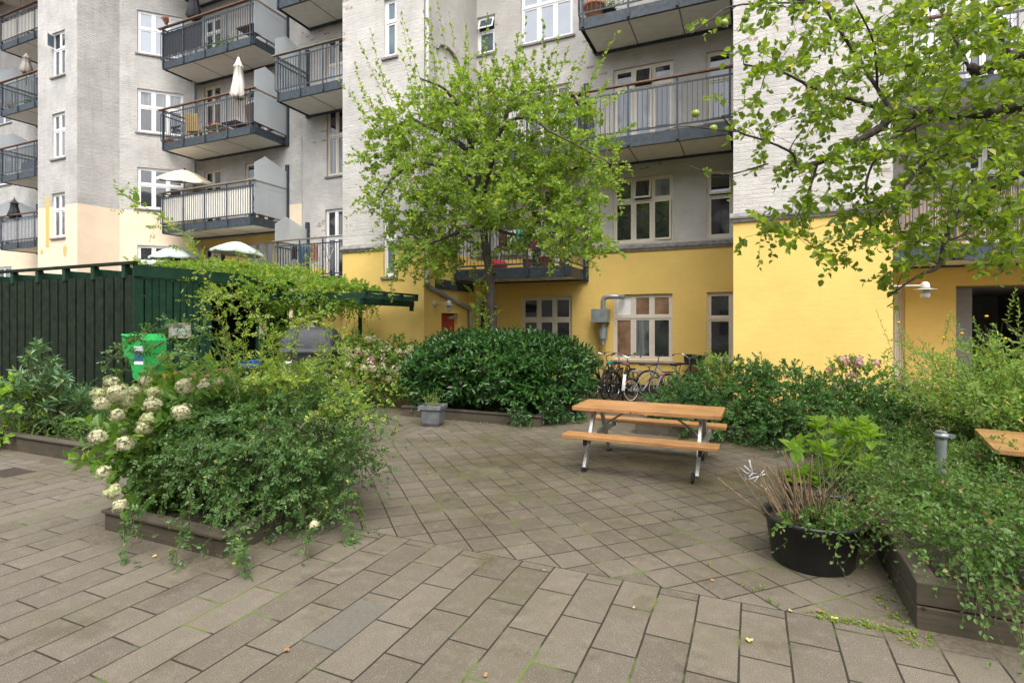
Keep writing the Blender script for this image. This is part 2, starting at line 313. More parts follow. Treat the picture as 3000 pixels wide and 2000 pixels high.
def window(parent, P0, u2, a0, a1, z0, z1, cols=(1, 1, 1), rows=(.6, .4), fm='white', panes='pane', recess=.10, sill='sill', opened={}, name='window', label=None, arch=0, sash=True):
    """P0 wall origin, u2 direction along it; a0..a1 along, z0..z1 up"""
    P0 = V((*P0, 0)); u = nrm(V((*u2, 0))); n = V((u[1], -u[0], 0)); up = V((0, 0, 1))
    w, h = a1 - a0, z1 - z0; O = P0 + u * a0 + up * z0 - n * recess
    fr = MB(); pn = MB(); T = .045; D = .035
    def bar(x0, x1, y0, y1, d0=0, d1=D, Mx=None, mbx=None, m=0):
        c = V(((x0 + x1) / 2, (y0 + y1) / 2, (d0 + d1) / 2)); f = lambda q: O + u * q[0] + up * q[1] + n * q[2]
        ax = [V(((x1 - x0) / 2, 0, 0)), V((0, (y1 - y0) / 2, 0)), V((0, 0, (d1 - d0) / 2))]
        if Mx is not None: c = Mx(c); c2 = c; ax = [Mx(c0 + q) - Mx(c0) for c0 in [V((0, 0, 0))] for q in ax]
        (mbx or fr).obox(f(c), *[u * q[0] + up * q[1] + n * q[2] for q in ax], m=m)
    bar(0, w, 0, T); bar(0, w, h - T, h); bar(0, T, T, h - T); bar(w - T, w, T, h - T)
    sc_, sr = sum(cols), sum(rows); xs = [T + (w - 2 * T) * sum(cols[:i]) / sc_ for i in range(len(cols) + 1)]; ys = [T + (h - 2 * T) * sum(rows[:i]) / sr for i in range(len(rows) + 1)]
    for i in range(1, len(cols)): bar(xs[i] - .02, xs[i] + .02, T, h - T, 0, D + .004)
    for j in range(1, len(rows)): bar(T, w - T, ys[j] - .022, ys[j] + .022, 0, D + .012)
    k = 0
    for i in range(len(cols)):
        for j in range(len(rows)):
            x0 = xs[i] + (.02 if i else 0) + .006; x1 = xs[i + 1] - (.02 if i < len(cols) - 1 else 0) - .006
            y0 = ys[j] + (.022 if j else 0) + .006; y1 = ys[j + 1] - (.022 if j < len(rows) - 1 else 0) - .006
            Mx = None; op = opened.get((i, j))
            if op is not None:
                kd, an = op; ca, sa = math.cos(an), math.sin(an)
                if kd == 'top': Mx = lambda q, y1=y1, ca=ca, sa=sa: V((q[0], y1 + (q[1] - y1) * ca + 0 * q[2], q[2] + (y1 - q[1]) * sa + .02))
                elif kd == 'left': Mx = lambda q, x0=x0, ca=ca, sa=sa: V((x0 + (q[0] - x0) * ca, q[1], q[2] + (q[0] - x0) * sa + .02))
                else: Mx = lambda q, x1=x1, ca=ca, sa=sa: V((x1 + (q[0] - x1) * ca, q[1], q[2] + (x1 - q[0]) * sa + .02))
                lin = lambda A, Mx=Mx: Mx
                # black sheet standing in for the dark gap behind the open sash
                bar(x0, x1, y0, y1, -.02, -.015, None, pn, m=1)
            S = .042 if sash else .02
            def sb(a, b, c, d, d0, d1, mbx=None, m=0):
                if Mx is None: bar(a, b, c, d, d0, d1, None, mbx, m)
                else:
                    f = lambda q: O + u * q[0] + up * q[1] + n * q[2]
                    vs = [f(Mx(V((xx, yy, dd)))) for dd in (d0, d1) for yy in (c, d) for xx in (a, b)]
                    (mbx or fr).add(vs, [(0, 2, 3, 1), (4, 5, 7, 6), (0, 1, 5, 4), (2, 6, 7, 3), (0, 4, 6, 2), (1, 3, 7, 5)], m)
            sb(x0, x1, y0, y0 + S * 1.15, .004, .03); sb(x0, x1, y1 - S, y1, .004, .03); sb(x0, x0 + S, y0 + S * 1.15, y1 - S, .004, .03); sb(x1 - S, x1, y0 + S * 1.15, y1 - S, .004, .03)
            # the glass
            sb(x0 + S, x1 - S, y0 + S * 1.15, y1 - S, .006, .012, pn, (k % (len(panes) if isinstance(panes, (list, tuple)) else 1)) + 2)
            k += 1
    wo = fr.build(name, M[fm], parent, label)
    pl = list(panes) if isinstance(panes, (list, tuple)) else [panes]
    pn.build('pane', [M['pane'], M['rubber']] + [M[q] for q in pl], wo)
    if sill:
        sm = MB(); c = O + u * w / 2 + n * (recess + .01) / 2 - up * .03
        sm.obox(c + n * .02, u * (w / 2 + .06), n * ((recess + .05) / 2), up * .028); sm.build('sill', M[sill], wo)
    return wo
def facade_windows(parent, Y, x_off, specs):
    """specs: photo px (xl,xr,ytop,ybot measured at xr) -> openings list for wall() and windows"""
    ops = []
    for s in specs:
        xl, xr, yt, yb = s['px']; a = PY(xl, yb, Y)[0]; p, q = PY(xr, yt, Y), PY(xr, yb, Y)
        if 'z0' in s: q = V((q[0], 0, s['z0']))
        if 'z1' in s: p = V((p[0], 0, s['z1']))
        s['w'] = (a - x_off, p[0] - x_off, q[2], p[2]); ops.append((a - x_off, p[0] - x_off, q[2], p[2], .16 if not s.get('deep') else 1.6))
    return ops
def put_windows(parent, Y, x_off, specs):
    for s in specs:
        a, b, c, d = s['w']
        window(parent, (x_off, Y), (1, 0), a, b, c, d, **{k: v for k, v in s.items() if k not in ('px', 'w', 'z0', 'z1', 'deep')})
def balcony(parent, X0, X1, Yf, Yw, zb, left=True, right=True, posts=5, screen=None, rail='rail', drop=True, wallpost=True, label=None):
    st = M['steel']; H = .25
    b = MB(); b.box(X0 + .08, X1 - .08, Yf + .07, Yw - .04, zb + .03, zb + .06); b.box(X0 + .05, X1 - .05, Yf + .05, Yw, zb + H - .01, zb + H + .035, m=1)
    nb = 3
    for i in range(1, 2 + (X1 - X0 > 3)):      # seams of the soffit boards
        xx = X0 + (X1 - X0) * i / (2 + (X1 - X0 > 3)) ; b.box(xx - .012, xx + .012, Yf + .08, Yw - .05, zb + .022, zb + .0296, m=2)
    bo = b.build('balcony', [M['soffit'], M['deck'], M['sill']], parent, label)
    f = MB()
    for y in (Yf, Yw - .07): f.box(X0, X1, y, y + .012, zb, zb + H); f.box(X0, X1, y + .012, y + .07, zb, zb + .012); f.box(X0, X1, y + .012, y + .07, zb + H - .012, zb + H)
    for x, s_ in ((X0, 1), (X1, -1)): f.box(x, x + s_ * .012, Yf + .013, Yw - .071, zb, zb + H - .013)
    f.box(X0, X1, Yw - .13, Yw - .073, zb - .012, zb + .02)
    f.build('steel_frame', st, bo)
    r = MB(); zt, zl = zb + 1.26, zb + .35
    def run(p, q, np_, out):
        p, q = V((*p, 0)), V((*q, 0)); L = np.linalg.norm(q - p); d = (q - p) / L; o = V((*out, 0))
        for k in range(np_):
            c = p + d * (.1 + (L - .2) * k / max(1, np_ - 1)); r.obox(c + V((0, 0, (zb + .03 + zt + .13) / 2)), d * .022, o * .011, (0, 0, (zt + .13 - zb - .03) / 2))
            r.obox(c + V((0, 0, zb + .08)) - o * .03, d * .03, o * .03, (0, 0, .05))
        for zz in (zt, zl): r.obox(p + d * L / 2 + V((0, 0, zz)), d * L / 2, o * .008, (0, 0, .02))
        nn = int(L / .105)
        for k in range(nn + 1): c = p + d * (L * k / nn); r.obox(c + V((0, 0, (zt + zl) / 2)), d * .0065, o * .0065, (0, 0, (zt - zl) / 2 - .021))
    yf = Yf - .03; run((X0 - .03, yf), (X1 + .03, yf), posts, (0, -1))
    if left: run((X0 - .035, yf), (X0 - .035, Yw), 2, (-1, 0))
    if right: run((X1 + .035, yf), (X1 + .035, Yw), 2, (1, 0))
    r.build('railing', st, bo)
    hr = MB(); hr.box(X0 - .14, X1 + .14, yf - .045, yf + .055, zt + .15, zt + .185)
    if left: hr.box(X0 - .09, X0 + .01, yf + .056, Yw, zt + .15, zt + .185)
    if right: hr.box(X1 - .01, X1 + .09, yf + .056, Yw, zt + .15, zt + .185)
    hr.build('handrail', M[rail], bo)
    if screen:
        x = X1 + .07 if screen == 'right' else X0 - .07
        g = MB(); g.prism([(x, Yf + .0, zb + .38), (x, Yw - .03, zb + .33), (x, Yw - .03, zb + 2.0), (x, Yf + .42, zb + 2.28), (x, Yf + .0, zb + 1.98)], (.012, 0, 0)); g.build('privacy_screen', M['frost'], bo)
        k = MB(); k.box(x - .06, x + .06, Yw - .09, Yw + .05, zb - .02, zb + 2.25)
        k.build('wall_post', st, bo)
    elif wallpost:
        k = MB(); k.box(X1 - .02, X1 + .1, Yw - .09, Yw - .0, zb - .02, zb + 2.2); k.build('wall_post', st, bo)
    return bo
def frost():
    m = NT('frosted_privacy_glass'); m.col((.74, .77, .78)); m.set('Roughness', .35); m.set('Transmission Weight', .0)
    tr = m.n('BsdfTranslucent'); tr.inputs[0].default_value = (.8, .82, .84, 1); tp = m.n('BsdfTransparent'); tp.inputs[0].default_value = (.8, .85, .86, 1)
    mx = m.n('MixShader'); mx.inputs[0].default_value = .45; m.l(m.b.outputs[0], mx.inputs[1]); m.l(tr.outputs[0], mx.inputs[2])
    m2 = m.n('MixShader'); m2.inputs[0].default_value = .42; m.l(mx.outputs[0], m2.inputs[1]); m.l(tp.outputs[0], m2.inputs[2]); m.l(m2.outputs[0], m.out.inputs[0]); return m.mat
M['frost'] = frost()
# ---------------------------------------------------------------- yellow and grey apartment building
ZC = 3.66; TOP = 17.0
B = empty('apartment_building', 'grey painted brick apartment building with a yellow ground floor on the right', 'building', (-3.8, 13.9, 0))
B.location = (0, 0, 0)
def two_tone(parent, P0, P1, ops, lo='yellow', up='grey', zc=ZC, zt=TOP, z0=-.02, depth=.16):
    low = [(o[0], o[1], o[2], min(o[3], zc + (.001 if o[3] > zc else 0)), *o[4:]) for o in ops if o[2] < zc]
    hi = [(o[0], o[1], max(o[2], zc - (.001 if o[2] < zc else 0)), *o[3:]) for o in ops if o[3] > zc]
    wall('ground_floor_wall', parent, P0, P1, z0, zc, low, M[lo], depth); wall('upper_wall', parent, P0, P1, zc, zt, hi, M[up], depth)
def cornice(parent, P0, P1, z=ZC, gaps=()):
    P0, P1 = V((*P0, 0)), V((*P1, 0)); L = np.linalg.norm(P1 - P0); u = (P1 - P0) / L; n = V((u[1], -u[0], 0)); mb = MB()
    segs = []; a = 0.0
    for g0, g1 in sorted(gaps): segs.append((a, g0)); a = g1
    segs.append((a, L))
    for a, b in segs:
        prof = [(0, -.02), (.035, -.02), (.05, .03), (.07, .045), (.07, .075), (.0, .15)]
        A = [P0 + u * a + n * p + V((0, 0, z + q)) for p, q in prof]; mb.prism(A, u * (b - a))
    mb.build('cornice', M['cornice'], parent)
YR, YW, YB, YQ = 13.9, 11.14, 10.65, 13.4
XS, XW0, XW1, XB0, XB1 = -13.87, -9.73, -7.24, -.30, 2.12
# mid recess
sp = [dict(px=(957, 1012, 310, 511 - 0), cols=(1, 1), panes=['panegrey', 'pane'], fm='cream'),
      dict(px=(955, 1012, 30, 0, ), z0=8.95, z1=11.1, cols=(1, 1, 1), fm='cream', panes=['panegrey', 'pane'], sill=None) if False else dict(px=(955, 1012, 102, 246), z0=9.0, cols=(1, 1), fm='cream', panes=['paneblind', 'pane'], sill=None),
      dict(px=(953, 1012, 608, 812), z0=3.25, cols=(1, 1), fm='white', panes=['panegrey'], sill=None)]
ops = facade_windows(B, YR, XS, sp)
two_tone(B, (XS, YR), (XW0, YR), ops, up='grey'); put_windows(B, YR, XS, sp)
# left wing front
sp = [dict(px=(1123, 1160, 631, 810), cols=(1,), rows=(.62, .38), panes=['panefrost']), dict(px=(1125, 1161, 0, 163), z1=9.9, cols=(1,), rows=(.62, .38), panes=['panefrost'])]
ops = facade_windows(B, YW, XW0, sp)
two_tone(B, (XW0, YW), (XW1, YW), ops); put_windows(B, YW, XW0, sp)
cornice(B, (XW0 - .05, YW), (XW1, YW), gaps=[(ops[0][0] + .0, ops[0][1] + .05)])
# wing sides
two_tone(B, (XW0, YR), (XW0, YW), [])
dops = [(11.95 - YW, 12.81 - YW, 0, 2.08, .2)]
two_tone(B, (XW1, YW), (XW1, YR), dops)
db = MB(); db.box(XW1 - .17, XW1 - .12, 11.95, 12.81, 0, 2.08)
for z0, z1 in ((.12, .55), (.65, 1.05), (1.3, 1.98)): db.box(XW1 - .12, XW1 - .108, 12.05, 12.71, z0, z1)
do = db.build('door', simple('red_painted_door', (.28, .028, .02), .5), B, bevel=.004)
hb = MB(); hb.box(XW1 - .1075, XW1 - .08, 12.05, 12.7, 1.13, 1.17); hb.box(XW1 - .107, XW1 - .05, 12.4, 12.75, 1.93, 1.99); hb.beam((XW1 - .06, 12.5, 1.99), (XW1 + .02, 12.85, 2.03), .02, .02); hb.build('door_closer', simple('galvanised', (.45, .45, .45), .4, .6), do)
# blind arched niche of pale brick on the wing side
nb = MB(); nb.box(XW1, XW1 + .012, 11.75, 12.75, 6.2, 8.7); nb.build('brick_panel', painted_brick('pale_brick_infill', (.62, .6, .57), .1, 1.2), B)
nb = MB(); nb.tube([(XW1 + .03, 11.72 + .53 * (1 - math.cos(t)) , 8.7 + .25 * math.sin(t)) for t in np.linspace(0, PI, 9)], .04, 6); nb.build('arch_band', M['cornice'], B)
# main recess
GR = dict(panes=['pane'], sill='sillpink')
sp = [dict(px=(1796, 1970, 859, 1057), fm='cream', panes=['panewarm', 'white', 'panegrey', 'panewarm', 'pane', 'panewarm'], sill='sillpink', rows=(.655, .345)),
      dict(px=(2071, 2147, 854, 1058), cols=(1,), rows=(.62, .38), fm='cream', panes=['pane', 'pane'], sill='sillpink'),
      dict(px=(1527, 1675, 867, 1047), fm='cream', rows=(.62, .38), sill=None),
      dict(px=(1396, 1424, 872, 1060), z0=.05, cols=(1,), rows=(1,), fm='cream', sill=None),
      dict(px=(1796, 1972, 508, 705), fm='cream', rows=(.655, .345), opened={(1, 1): ('top', R(14)), (2, 0): ('left', R(5))}, panes=['pane', 'pane', 'pane', 'pane', 'pane', 'panegrey'], sill=None),
      dict(px=(2071, 2149, 492, 694), cols=(1,), rows=(.63, .37), fm='cream', panes=['panegrey', 'pane'], opened={(0, 1): ('top', R(9))}, sill=None),
      dict(px=(1797, 1973, 173, 425), z0=6.08, fm='cream', rows=(.78, .22), opened={(1, 1): ('top', R(12))}, panes=['panegrey', 'pane', 'panegrey', 'pane', 'pane'], sill=None),
      dict(px=(2069, 2149, 139, 352), cols=(1,), rows=(.62, .38), fm='cream', panes=['panegrey', 'pane'], sill='sill'),
      dict(px=(1546, 1675, 543, 800), z0=3.2, fm='cream', rows=(.78, .22), sill=None, panes=['pane', 'pane', 'panegrey', 'pane'], opened={(1, 1): ('top', R(10))}),
      dict(px=(1398, 1450, 0, 152), z1=10.6, cols=(1,), rows=(.62, .38), panes=['panefrost'], opened={(0, 1): ('top', R(22))}),
      dict(px=(1526, 1679, 0, 101), z1=11.2, rows=(.62, .38), panes=['paneblind']),
      dict(px=(1398, 1450, 290, 440), cols=(1,), rows=(.62, .38), panes=['panefrost']),
      dict(px=(1540, 1675, 240, 480), z0=6.1, fm='cream', rows=(.75, .25), sill=None, panes=['pane', 'panegrey'])]
ops = facade_windows(B, YR, XW1, sp)
two_tone(B, (XW1, YR), (XB0, YR), ops); put_windows(B, YR, XW1, sp)
cornice(B, (XW1 + .02, YR), (XB0 - .02, YR), gaps=[(XW1 * 0 + ops[8][0] - .02, ops[8][1] + .02)])
pl = MB(); pl.box(XW1 + .01, XB0 - .01, YR - .022, YR - .0, -.01, .26); pl.build('plinth', simple('black_tar_plinth', (.03, .03, .032), .8), B)
# right block
two_tone(B, (XB0, YR), (XB0, YB), []); two_tone(B, (XB0, YB), (XB1, YB), []); two_tone(B, (XB1, YB), (XB1, YQ), [])
cornice(B, (XB0 - .06, YB), (XB1 + .06, YB)); cornice(B, (XB1, YB), (XB1, YQ))
# right recess with passage
sp = [dict(px=(2600, 2652, 842, 1080), z0=.55, cols=(1, 1), rows=(.55, .45), fm='cream', sill='sill')]
sp2 = [dict(px=(2700, 2760, 0, 0), z0=6.05, z1=8.3, cols=(1, 1), rows=(.75, .25), sill=None), dict(px=(2830, 2985, 0, 0), z0=6.05, z1=8.3, cols=(1, 1, 1), rows=(.75, .25), sill=None), dict(px=(2700, 2760, 0, 0), z0=3.2, z1=5.35, cols=(1, 1), rows=(.75, .25), sill=None), dict(px=(2830, 2985, 0, 0), z0=3.2, z1=5.35, cols=(1, 1, 1), rows=(.75, .25), sill=None)]
sp += sp2
ops = facade_windows(B, YQ, XB1, sp)
pa = PY(2801, 837, YQ)[0] - XB1
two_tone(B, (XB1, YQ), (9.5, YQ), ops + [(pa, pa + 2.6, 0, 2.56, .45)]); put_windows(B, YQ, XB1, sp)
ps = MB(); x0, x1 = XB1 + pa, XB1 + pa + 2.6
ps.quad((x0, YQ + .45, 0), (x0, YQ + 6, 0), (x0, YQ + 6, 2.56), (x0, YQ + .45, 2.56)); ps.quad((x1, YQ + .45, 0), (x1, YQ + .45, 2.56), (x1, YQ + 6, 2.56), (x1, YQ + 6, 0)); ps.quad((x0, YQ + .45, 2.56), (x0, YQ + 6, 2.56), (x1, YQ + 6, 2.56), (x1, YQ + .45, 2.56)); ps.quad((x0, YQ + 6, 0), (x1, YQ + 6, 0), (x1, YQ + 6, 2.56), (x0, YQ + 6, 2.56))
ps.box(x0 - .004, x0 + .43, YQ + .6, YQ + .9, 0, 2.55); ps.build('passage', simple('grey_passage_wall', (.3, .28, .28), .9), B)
rf = MB(); rf.box(XS - 2, 10, YB - .2, 26, TOP, TOP + .3); rf.build('roof', simple('roof_sheet', (.15, .15, .16), .8), B)
bk = MB(); bk.box(XS - 1, 9.5, 20, 20.2, 0, TOP); bk.build('rear_wall', M['grey'], B)
# balconies of that building
balcony(B, -13.52, -9.76, 12.5, YR, 11.58, left=True, right=False); balcony(B, -13.52, -9.76, 12.5, YR, 8.69, right=False, screen='left', rail='railold'); balcony(B, -13.52, -9.76, 12.5, YR, 2.93, right=False, screen='left', rail='railold')
balcony(B, -3.74, XB0 - .05, 12.5, YR, 8.81, right=False, posts=4); balcony(B, -3.74, XB0 - .05, 12.5, YR, 5.86, right=False, posts=4)
balcony(B, XW1 + .06, -4.02, 12.5, YR, 5.9, left=False, posts=4); balcony(B, XW1 + .06, -4.02, 12.5, YR, 2.94, left=False, posts=4)
balcony(B, XB1 + .05, 7.5, 11.94, YQ, 2.93, left=False, right=False, posts=6); balcony(B, XB1 + .05, 7.5, 11.94, YQ, 5.85, left=False, right=False, posts=6)
bm = MB(); bm.box(XW1 + .0, XW1 + .09, 11.64, 13.55, 2.68, 2.92); bm.build('bracket_beam', M['steel'], B)
# ---------------------------------------------------------------- pale building on the left
A = empty('corner_building', 'pale building with a square bay and peach painted lower storey on the left', 'building')
ZP = 5.85
A0, A1, A2, A3 = (-23.1, 10.8), (-20.75, 10.8), (-20.6, 12.05), (-18.8, 13.9)
def lwall(P0, P1, ops): two_tone(A, P0, P1, ops, 'peach', 'greyL', ZP)
def winpx(Y, xo, rows_, **kw): return [dict(px=r, **kw) for r in rows_]
sp = winpx(10.8, A0[0], [(152, 190, 85, 217), (152, 190, 325, 460), (152, 190, 562, 694)], cols=(1, 1), rows=(.63, .37), panes=['panegrey', 'pane'])
sp[0]['opened'] = {(0, 1): ('left', R(75))}; sp[0]['panes'] = ['pane', 'panefrost', 'pane']
sp += [dict(px=(152, 190, 0, 0), z0=sp_z, z1=sp_z + 1.6, cols=(1, 1), rows=(.63, .37)) for sp_z in ()]
ops = facade_windows(A, 10.8, A0[0], sp); lwall(A0, A1, ops); put_windows(A, 10.8, A0[0], sp)
lwall(A1, A2, [])
# chamfered wall
u2 = nrm(V((A3[0] - A2[0], A3[1] - A2[1]))); nn = V((u2[1], -u2[0]))
def onC(x, y):
    r = ray(x, y); d = V((A2[0], A2[1])); t = (nn @ d) / (nn @ r[:2]); p = _at(r, t); return (p[:2] - d) @ u2, p[2]
cops = []; cw = []
for (x0_, x1_, yt, yb) in [(402, 537, 28, 155), (402, 537, 258, 386), (402, 537, 489, 610), (402, 537, 717, 838)]:
    a0, zt = onC(x0_, yt); a1, _ = onC(x1_, yt); _, zb_ = onC(x0_, yb); cops.append((a0, a1, zb_, zt, .16))
lwall(A2, A3, cops)
for i, o in enumerate(cops): window(A, A2, u2, *o[:4], rows=(.6, .4), panes=[['paneblind'], ['pane', 'panegrey'], ['pane'], ['pane']][i])
# recess behind the left balconies
sp = [dict(px=(597, 646, 245, 400), z0=8.2, cols=(1, 1), rows=(.75, .25), fm='cream', sill=None), dict(px=(597, 646, 494, 600), z0=5.3, cols=(1, 1), rows=(.75, .25), fm='cream', sill=None), dict(px=(717, 805, 240, 400), z0=8.2, fm='cream', cols=(1, 1, 1), rows=(.75, .25), sill=None), dict(px=(717, 806, 465, 600), z0=5.3, fm='cream', rows=(.75, .25), sill=None),
      dict(px=(597, 646, 45, 100), z0=11.1, cols=(1, 1), rows=(.75, .25), fm='white', sill=None), dict(px=(597, 660, 722, 900), z0=.2, fm='cream', rows=(.7, .3), sill=None), dict(px=(720, 800, 705, 900), z0=.2, fm='cream', rows=(.7, .3), sill=None, panes=['panegrey', 'pane'])]
ops = facade_windows(A, YR, A3[0], sp); two_tone(A, A3, (-14.6, YR), ops, 'yellow', 'greyL', 4.9); put_windows(A, YR, A3[0], sp)
lwall((-14.6, YR - .012), (XS, YR - .012), [])
yo = MB(); yo.box(A3[0] + .02, -14.62, YR - .012, YR + 0.0, 2.9, 4.9) if False else None
# side of the bay and the far left recess
lwall((-23.1, YR), A0, [])
sp = [dict(px=(-40, 34, yt, yb), cols=(1, 1, 1), rows=(.62, .38), panes=['pane', 'panegrey']) for yt, yb in ((175, 300), (360, 470), (546, 600), (710, 790))]
for s_, z_ in zip(sp, (12.2, 9.3, 6.4, 3.5)): s_['z0'] = z_ - .9; s_['z1'] = z_ + 1.0
sp += [dict(px=(86, 97, 1, 1), z0=11.9, z1=12.9, cols=(1,), rows=(1,)), dict(px=(86, 97, 1, 1), z0=8.95, z1=9.95, cols=(1,), rows=(1,)), dict(px=(75, 97, 1, 1), z0=2.7, z1=3.6, cols=(1,), rows=(1,))]
ops = facade_windows(A, YR, -34, sp); lwall((-34, YR), (-23.1, YR), ops); put_windows(A, YR, -34, sp)
rf = MB(); rf.box(-36, XS - .01, 10.5, 26, TOP, TOP + .3); rf.build('roof', M['deck'], A)
bk = MB(); bk.box(-36, XS - 1, 20, 20.2, 0, TOP); bk.build('rear_wall', M['greyL'], A)
for z, rl, scn in ((10.72, 'rail', 'right'), (7.87, 'rail', 'right'), (4.95, 'railold', 'right')):
    balcony(A, -18.96, -14.56, 12.5, YR, z, screen=scn, rail=rl)
balcony(A, -18.96, -14.56, 12.5, YR, 13.6)
for z in (13.54, 10.7, 7.86, 4.95): balcony(A, -29.58, -24.3, 12.5, YR, z, screen='left' if z < 12 else None)
dp = MB(); p = PY(565, 300, 13.2); dp.tube([(-18.93, 13.68, 0), (-18.93, 13.68, 16.5)], .055, 10); dp.build('drainpipe', simple('zinc_pipe', (.3, .34, .36), .5, .3), A)
cb = MB(); cb.box(A0[0], A1[0] + .03, 10.775, 10.8, 3.42, 3.47); cb.beam((A1[0] + .01, 10.79, 3.445), (A2[0] + .01, 12.05, 3.445), .03, .05); cb.build('cable_band', M['ochre'], A)
ub = MB()
for (x, y, w_, h_) in ((142, 650, .16, 1.75), (298, 634, 0, 0)):
    if w_: p = PY(x, y, 10.798); ub.box(p[0] - w_, p[0] + w_ * .2, 10.793, 10.799, p[2] - h_ / 2, p[2] + h_ / 2)
p = PY(190, 686, 10.798)
def blob(mb, c, ux, uz, rx, rz, n=14, seed=0):
    rr = random.Random(seed); mb.add([V(c) + V(ux) * rx * math.cos(2 * PI * i / n) * rr.uniform(.7, 1.15) + V(uz) * rz * math.sin(2 * PI * i / n) * rr.uniform(.7, 1.15) for i in range(n)], [tuple(range(n))])
for (x, y, rx, rz, sd_) in ((190, 735, .12, .22, 1), (122, 738, .08, .1, 2)): blob(ub, PY(x, y, 10.795), (1, 0, 0), (0, 0, 1), rx, rz, seed=sd_)
ub.build('paint_patch', M['ochre'], A)
# ---------------------------------------------------------------- the houses on the other side of the court, seen in the panes
O_ = empty('opposite_building', 'brick building across the court that shows only as reflections in the panes', 'building')
ob = MB(); ob.box(-40, 20, -16, -12, 0, 12.5); ob.build('wall', painted_brick('reflected_brick', (.42, .38, .34), .3, 1), O_)
ow = MB()
for i in range(14):
    for j in range(4): ow.box(-38 + i * 4, -36.6 + i * 4, -11.99, -11.95, 1 + j * 3, 2.7 + j * 3)
ow.build('window', M['pane'], O_)
# ---------------------------------------------------------------- object materials
def wood(name, c, c2, rough=.4, scale=1.0, axis='X', coat=0):
    m = NT(name); tc = m.n('TexCoord').outputs['Object']; mp = m.n('Mapping'); m.l(tc, mp.inputs[0])
    mp.inputs['Scale'].default_value = {'X': (1.2, 26, 26), 'Y': (26, 1.2, 26), 'Z': (26, 26, 1.2)}[axis]
    f = m.noise(mp.outputs[0], 1.6 * scale, 6, .65, 1.2); g = m.noise(tc, 3.5, 3); k = m.n('TexVoronoi', Scale=5.5); m.l(tc, k.inputs['Vector'])
    col = m.mix(m.ramp(f, [(.3, 0.0), (.7, 1.0)]), c, c2); col = m.mix(m.math('MULTIPLY', m.ramp(g, [(.4, 0.0), (.7, 1.0)]), .4), col, tuple(q * .6 for q in c))
    col = m.mix(m.ramp(k.outputs['Distance'], [(.03, .9), (.11, 0.0)]), col, tuple(q * .25 for q in c))
    m.col(col); m.set('Roughness', rough); m.set('Coat Weight', coat); m.set('Coat Roughness', .25); m.bump(f, .15, .004); return m.mat
M['pine'] = wood('varnished_pine', (.26, .115, .042), (.56, .30, .12), .36, coat=.3)
M['pinenew'] = wood('wet_pine_planks', (.34, .17, .065), (.52, .28, .12), .3, axis='Y', coat=.4)
M['sleeper'] = wood('weathered_planter_wood', (.045, .036, .023), (.10, .082, .054), .92)
M['sleeperY'] = wood('weathered_planter_wood_long', (.045, .036, .023), (.10, .082, .054), .92, axis='Y')
M['alu'] = simple('dull_aluminium', (.42, .41, .39), .42, .35, .15, 20, .08)
M['chrome'] = simple('chrome', (.7, .7, .7), .15, 1, .05)
M['black'] = simple('black_plastic', (.016, .016, .018), .42, var=.3, bump=.08, scale=30)
M['tyre'] = simple('tyre_rubber', (.02, .02, .021), .8)
M['galv'] = simple('galvanised_steel', (.33, .36, .37), .42, .55, .2, 8)
M['soil'] = simple('dark_soil', (.035, .026, .018), .98, var=.5, scale=40, bump=1)
M['pot'] = simple('terracotta', (.48, .20, .11), .8, var=.15)
M['zincpot'] = simple('grey_zinc_look_pot', (.15, .155, .165), .45, .2, .3, 9, .1)
M['gdark'] = simple('weathered_dark_green_boards', (.010, .026, .015), .9, var=.35, scale=6, bump=.2, spec=.15, c2=(.026, .034, .02))
M['green'] = simple('green_stained_boards', (.008, .036, .018), .6, var=.3, scale=7, bump=.2, spec=.3)
M['lamp'] = simple('white_lamp_enamel', (.5, .5, .48), .4)
M['cloth'] = simple('cream_canvas', (.74, .70, .60), .9, var=.06)
M['clothgreen'] = simple('pale_green_canvas', (.44, .52, .47), .9, var=.06)
M['clothblack'] = simple('black_canvas', (.035, .035, .042), .85)
M['redleaf'] = simple('brown_leaf', (.30, .15, .06), .7); M['yelleaf'] = simple('yellow_leaf', (.46, .37, .12), .7)
def text_obj(name, body, loc, rot, size, mat, parent):
    cu = bpy.data.curves.new(name, 'FONT'); cu.body = body; cu.size = size; cu.extrude = .001; cu.align_x = 'CENTER'; cu.align_y = 'CENTER'
    tmp = bpy.data.objects.new(name + '_tmp', cu); COL.objects.link(tmp); bpy.context.view_layer.update()
    me = bpy.data.meshes.new_from_object(tmp.evaluated_get(bpy.context.evaluated_depsgraph_get())); bpy.data.objects.remove(tmp)
    me.materials.clear(); me.materials.append(mat); o = bpy.data.objects.new(name, me); COL.objects.link(o); o.location = loc; o.rotation_euler = rot; o.parent = parent; return o
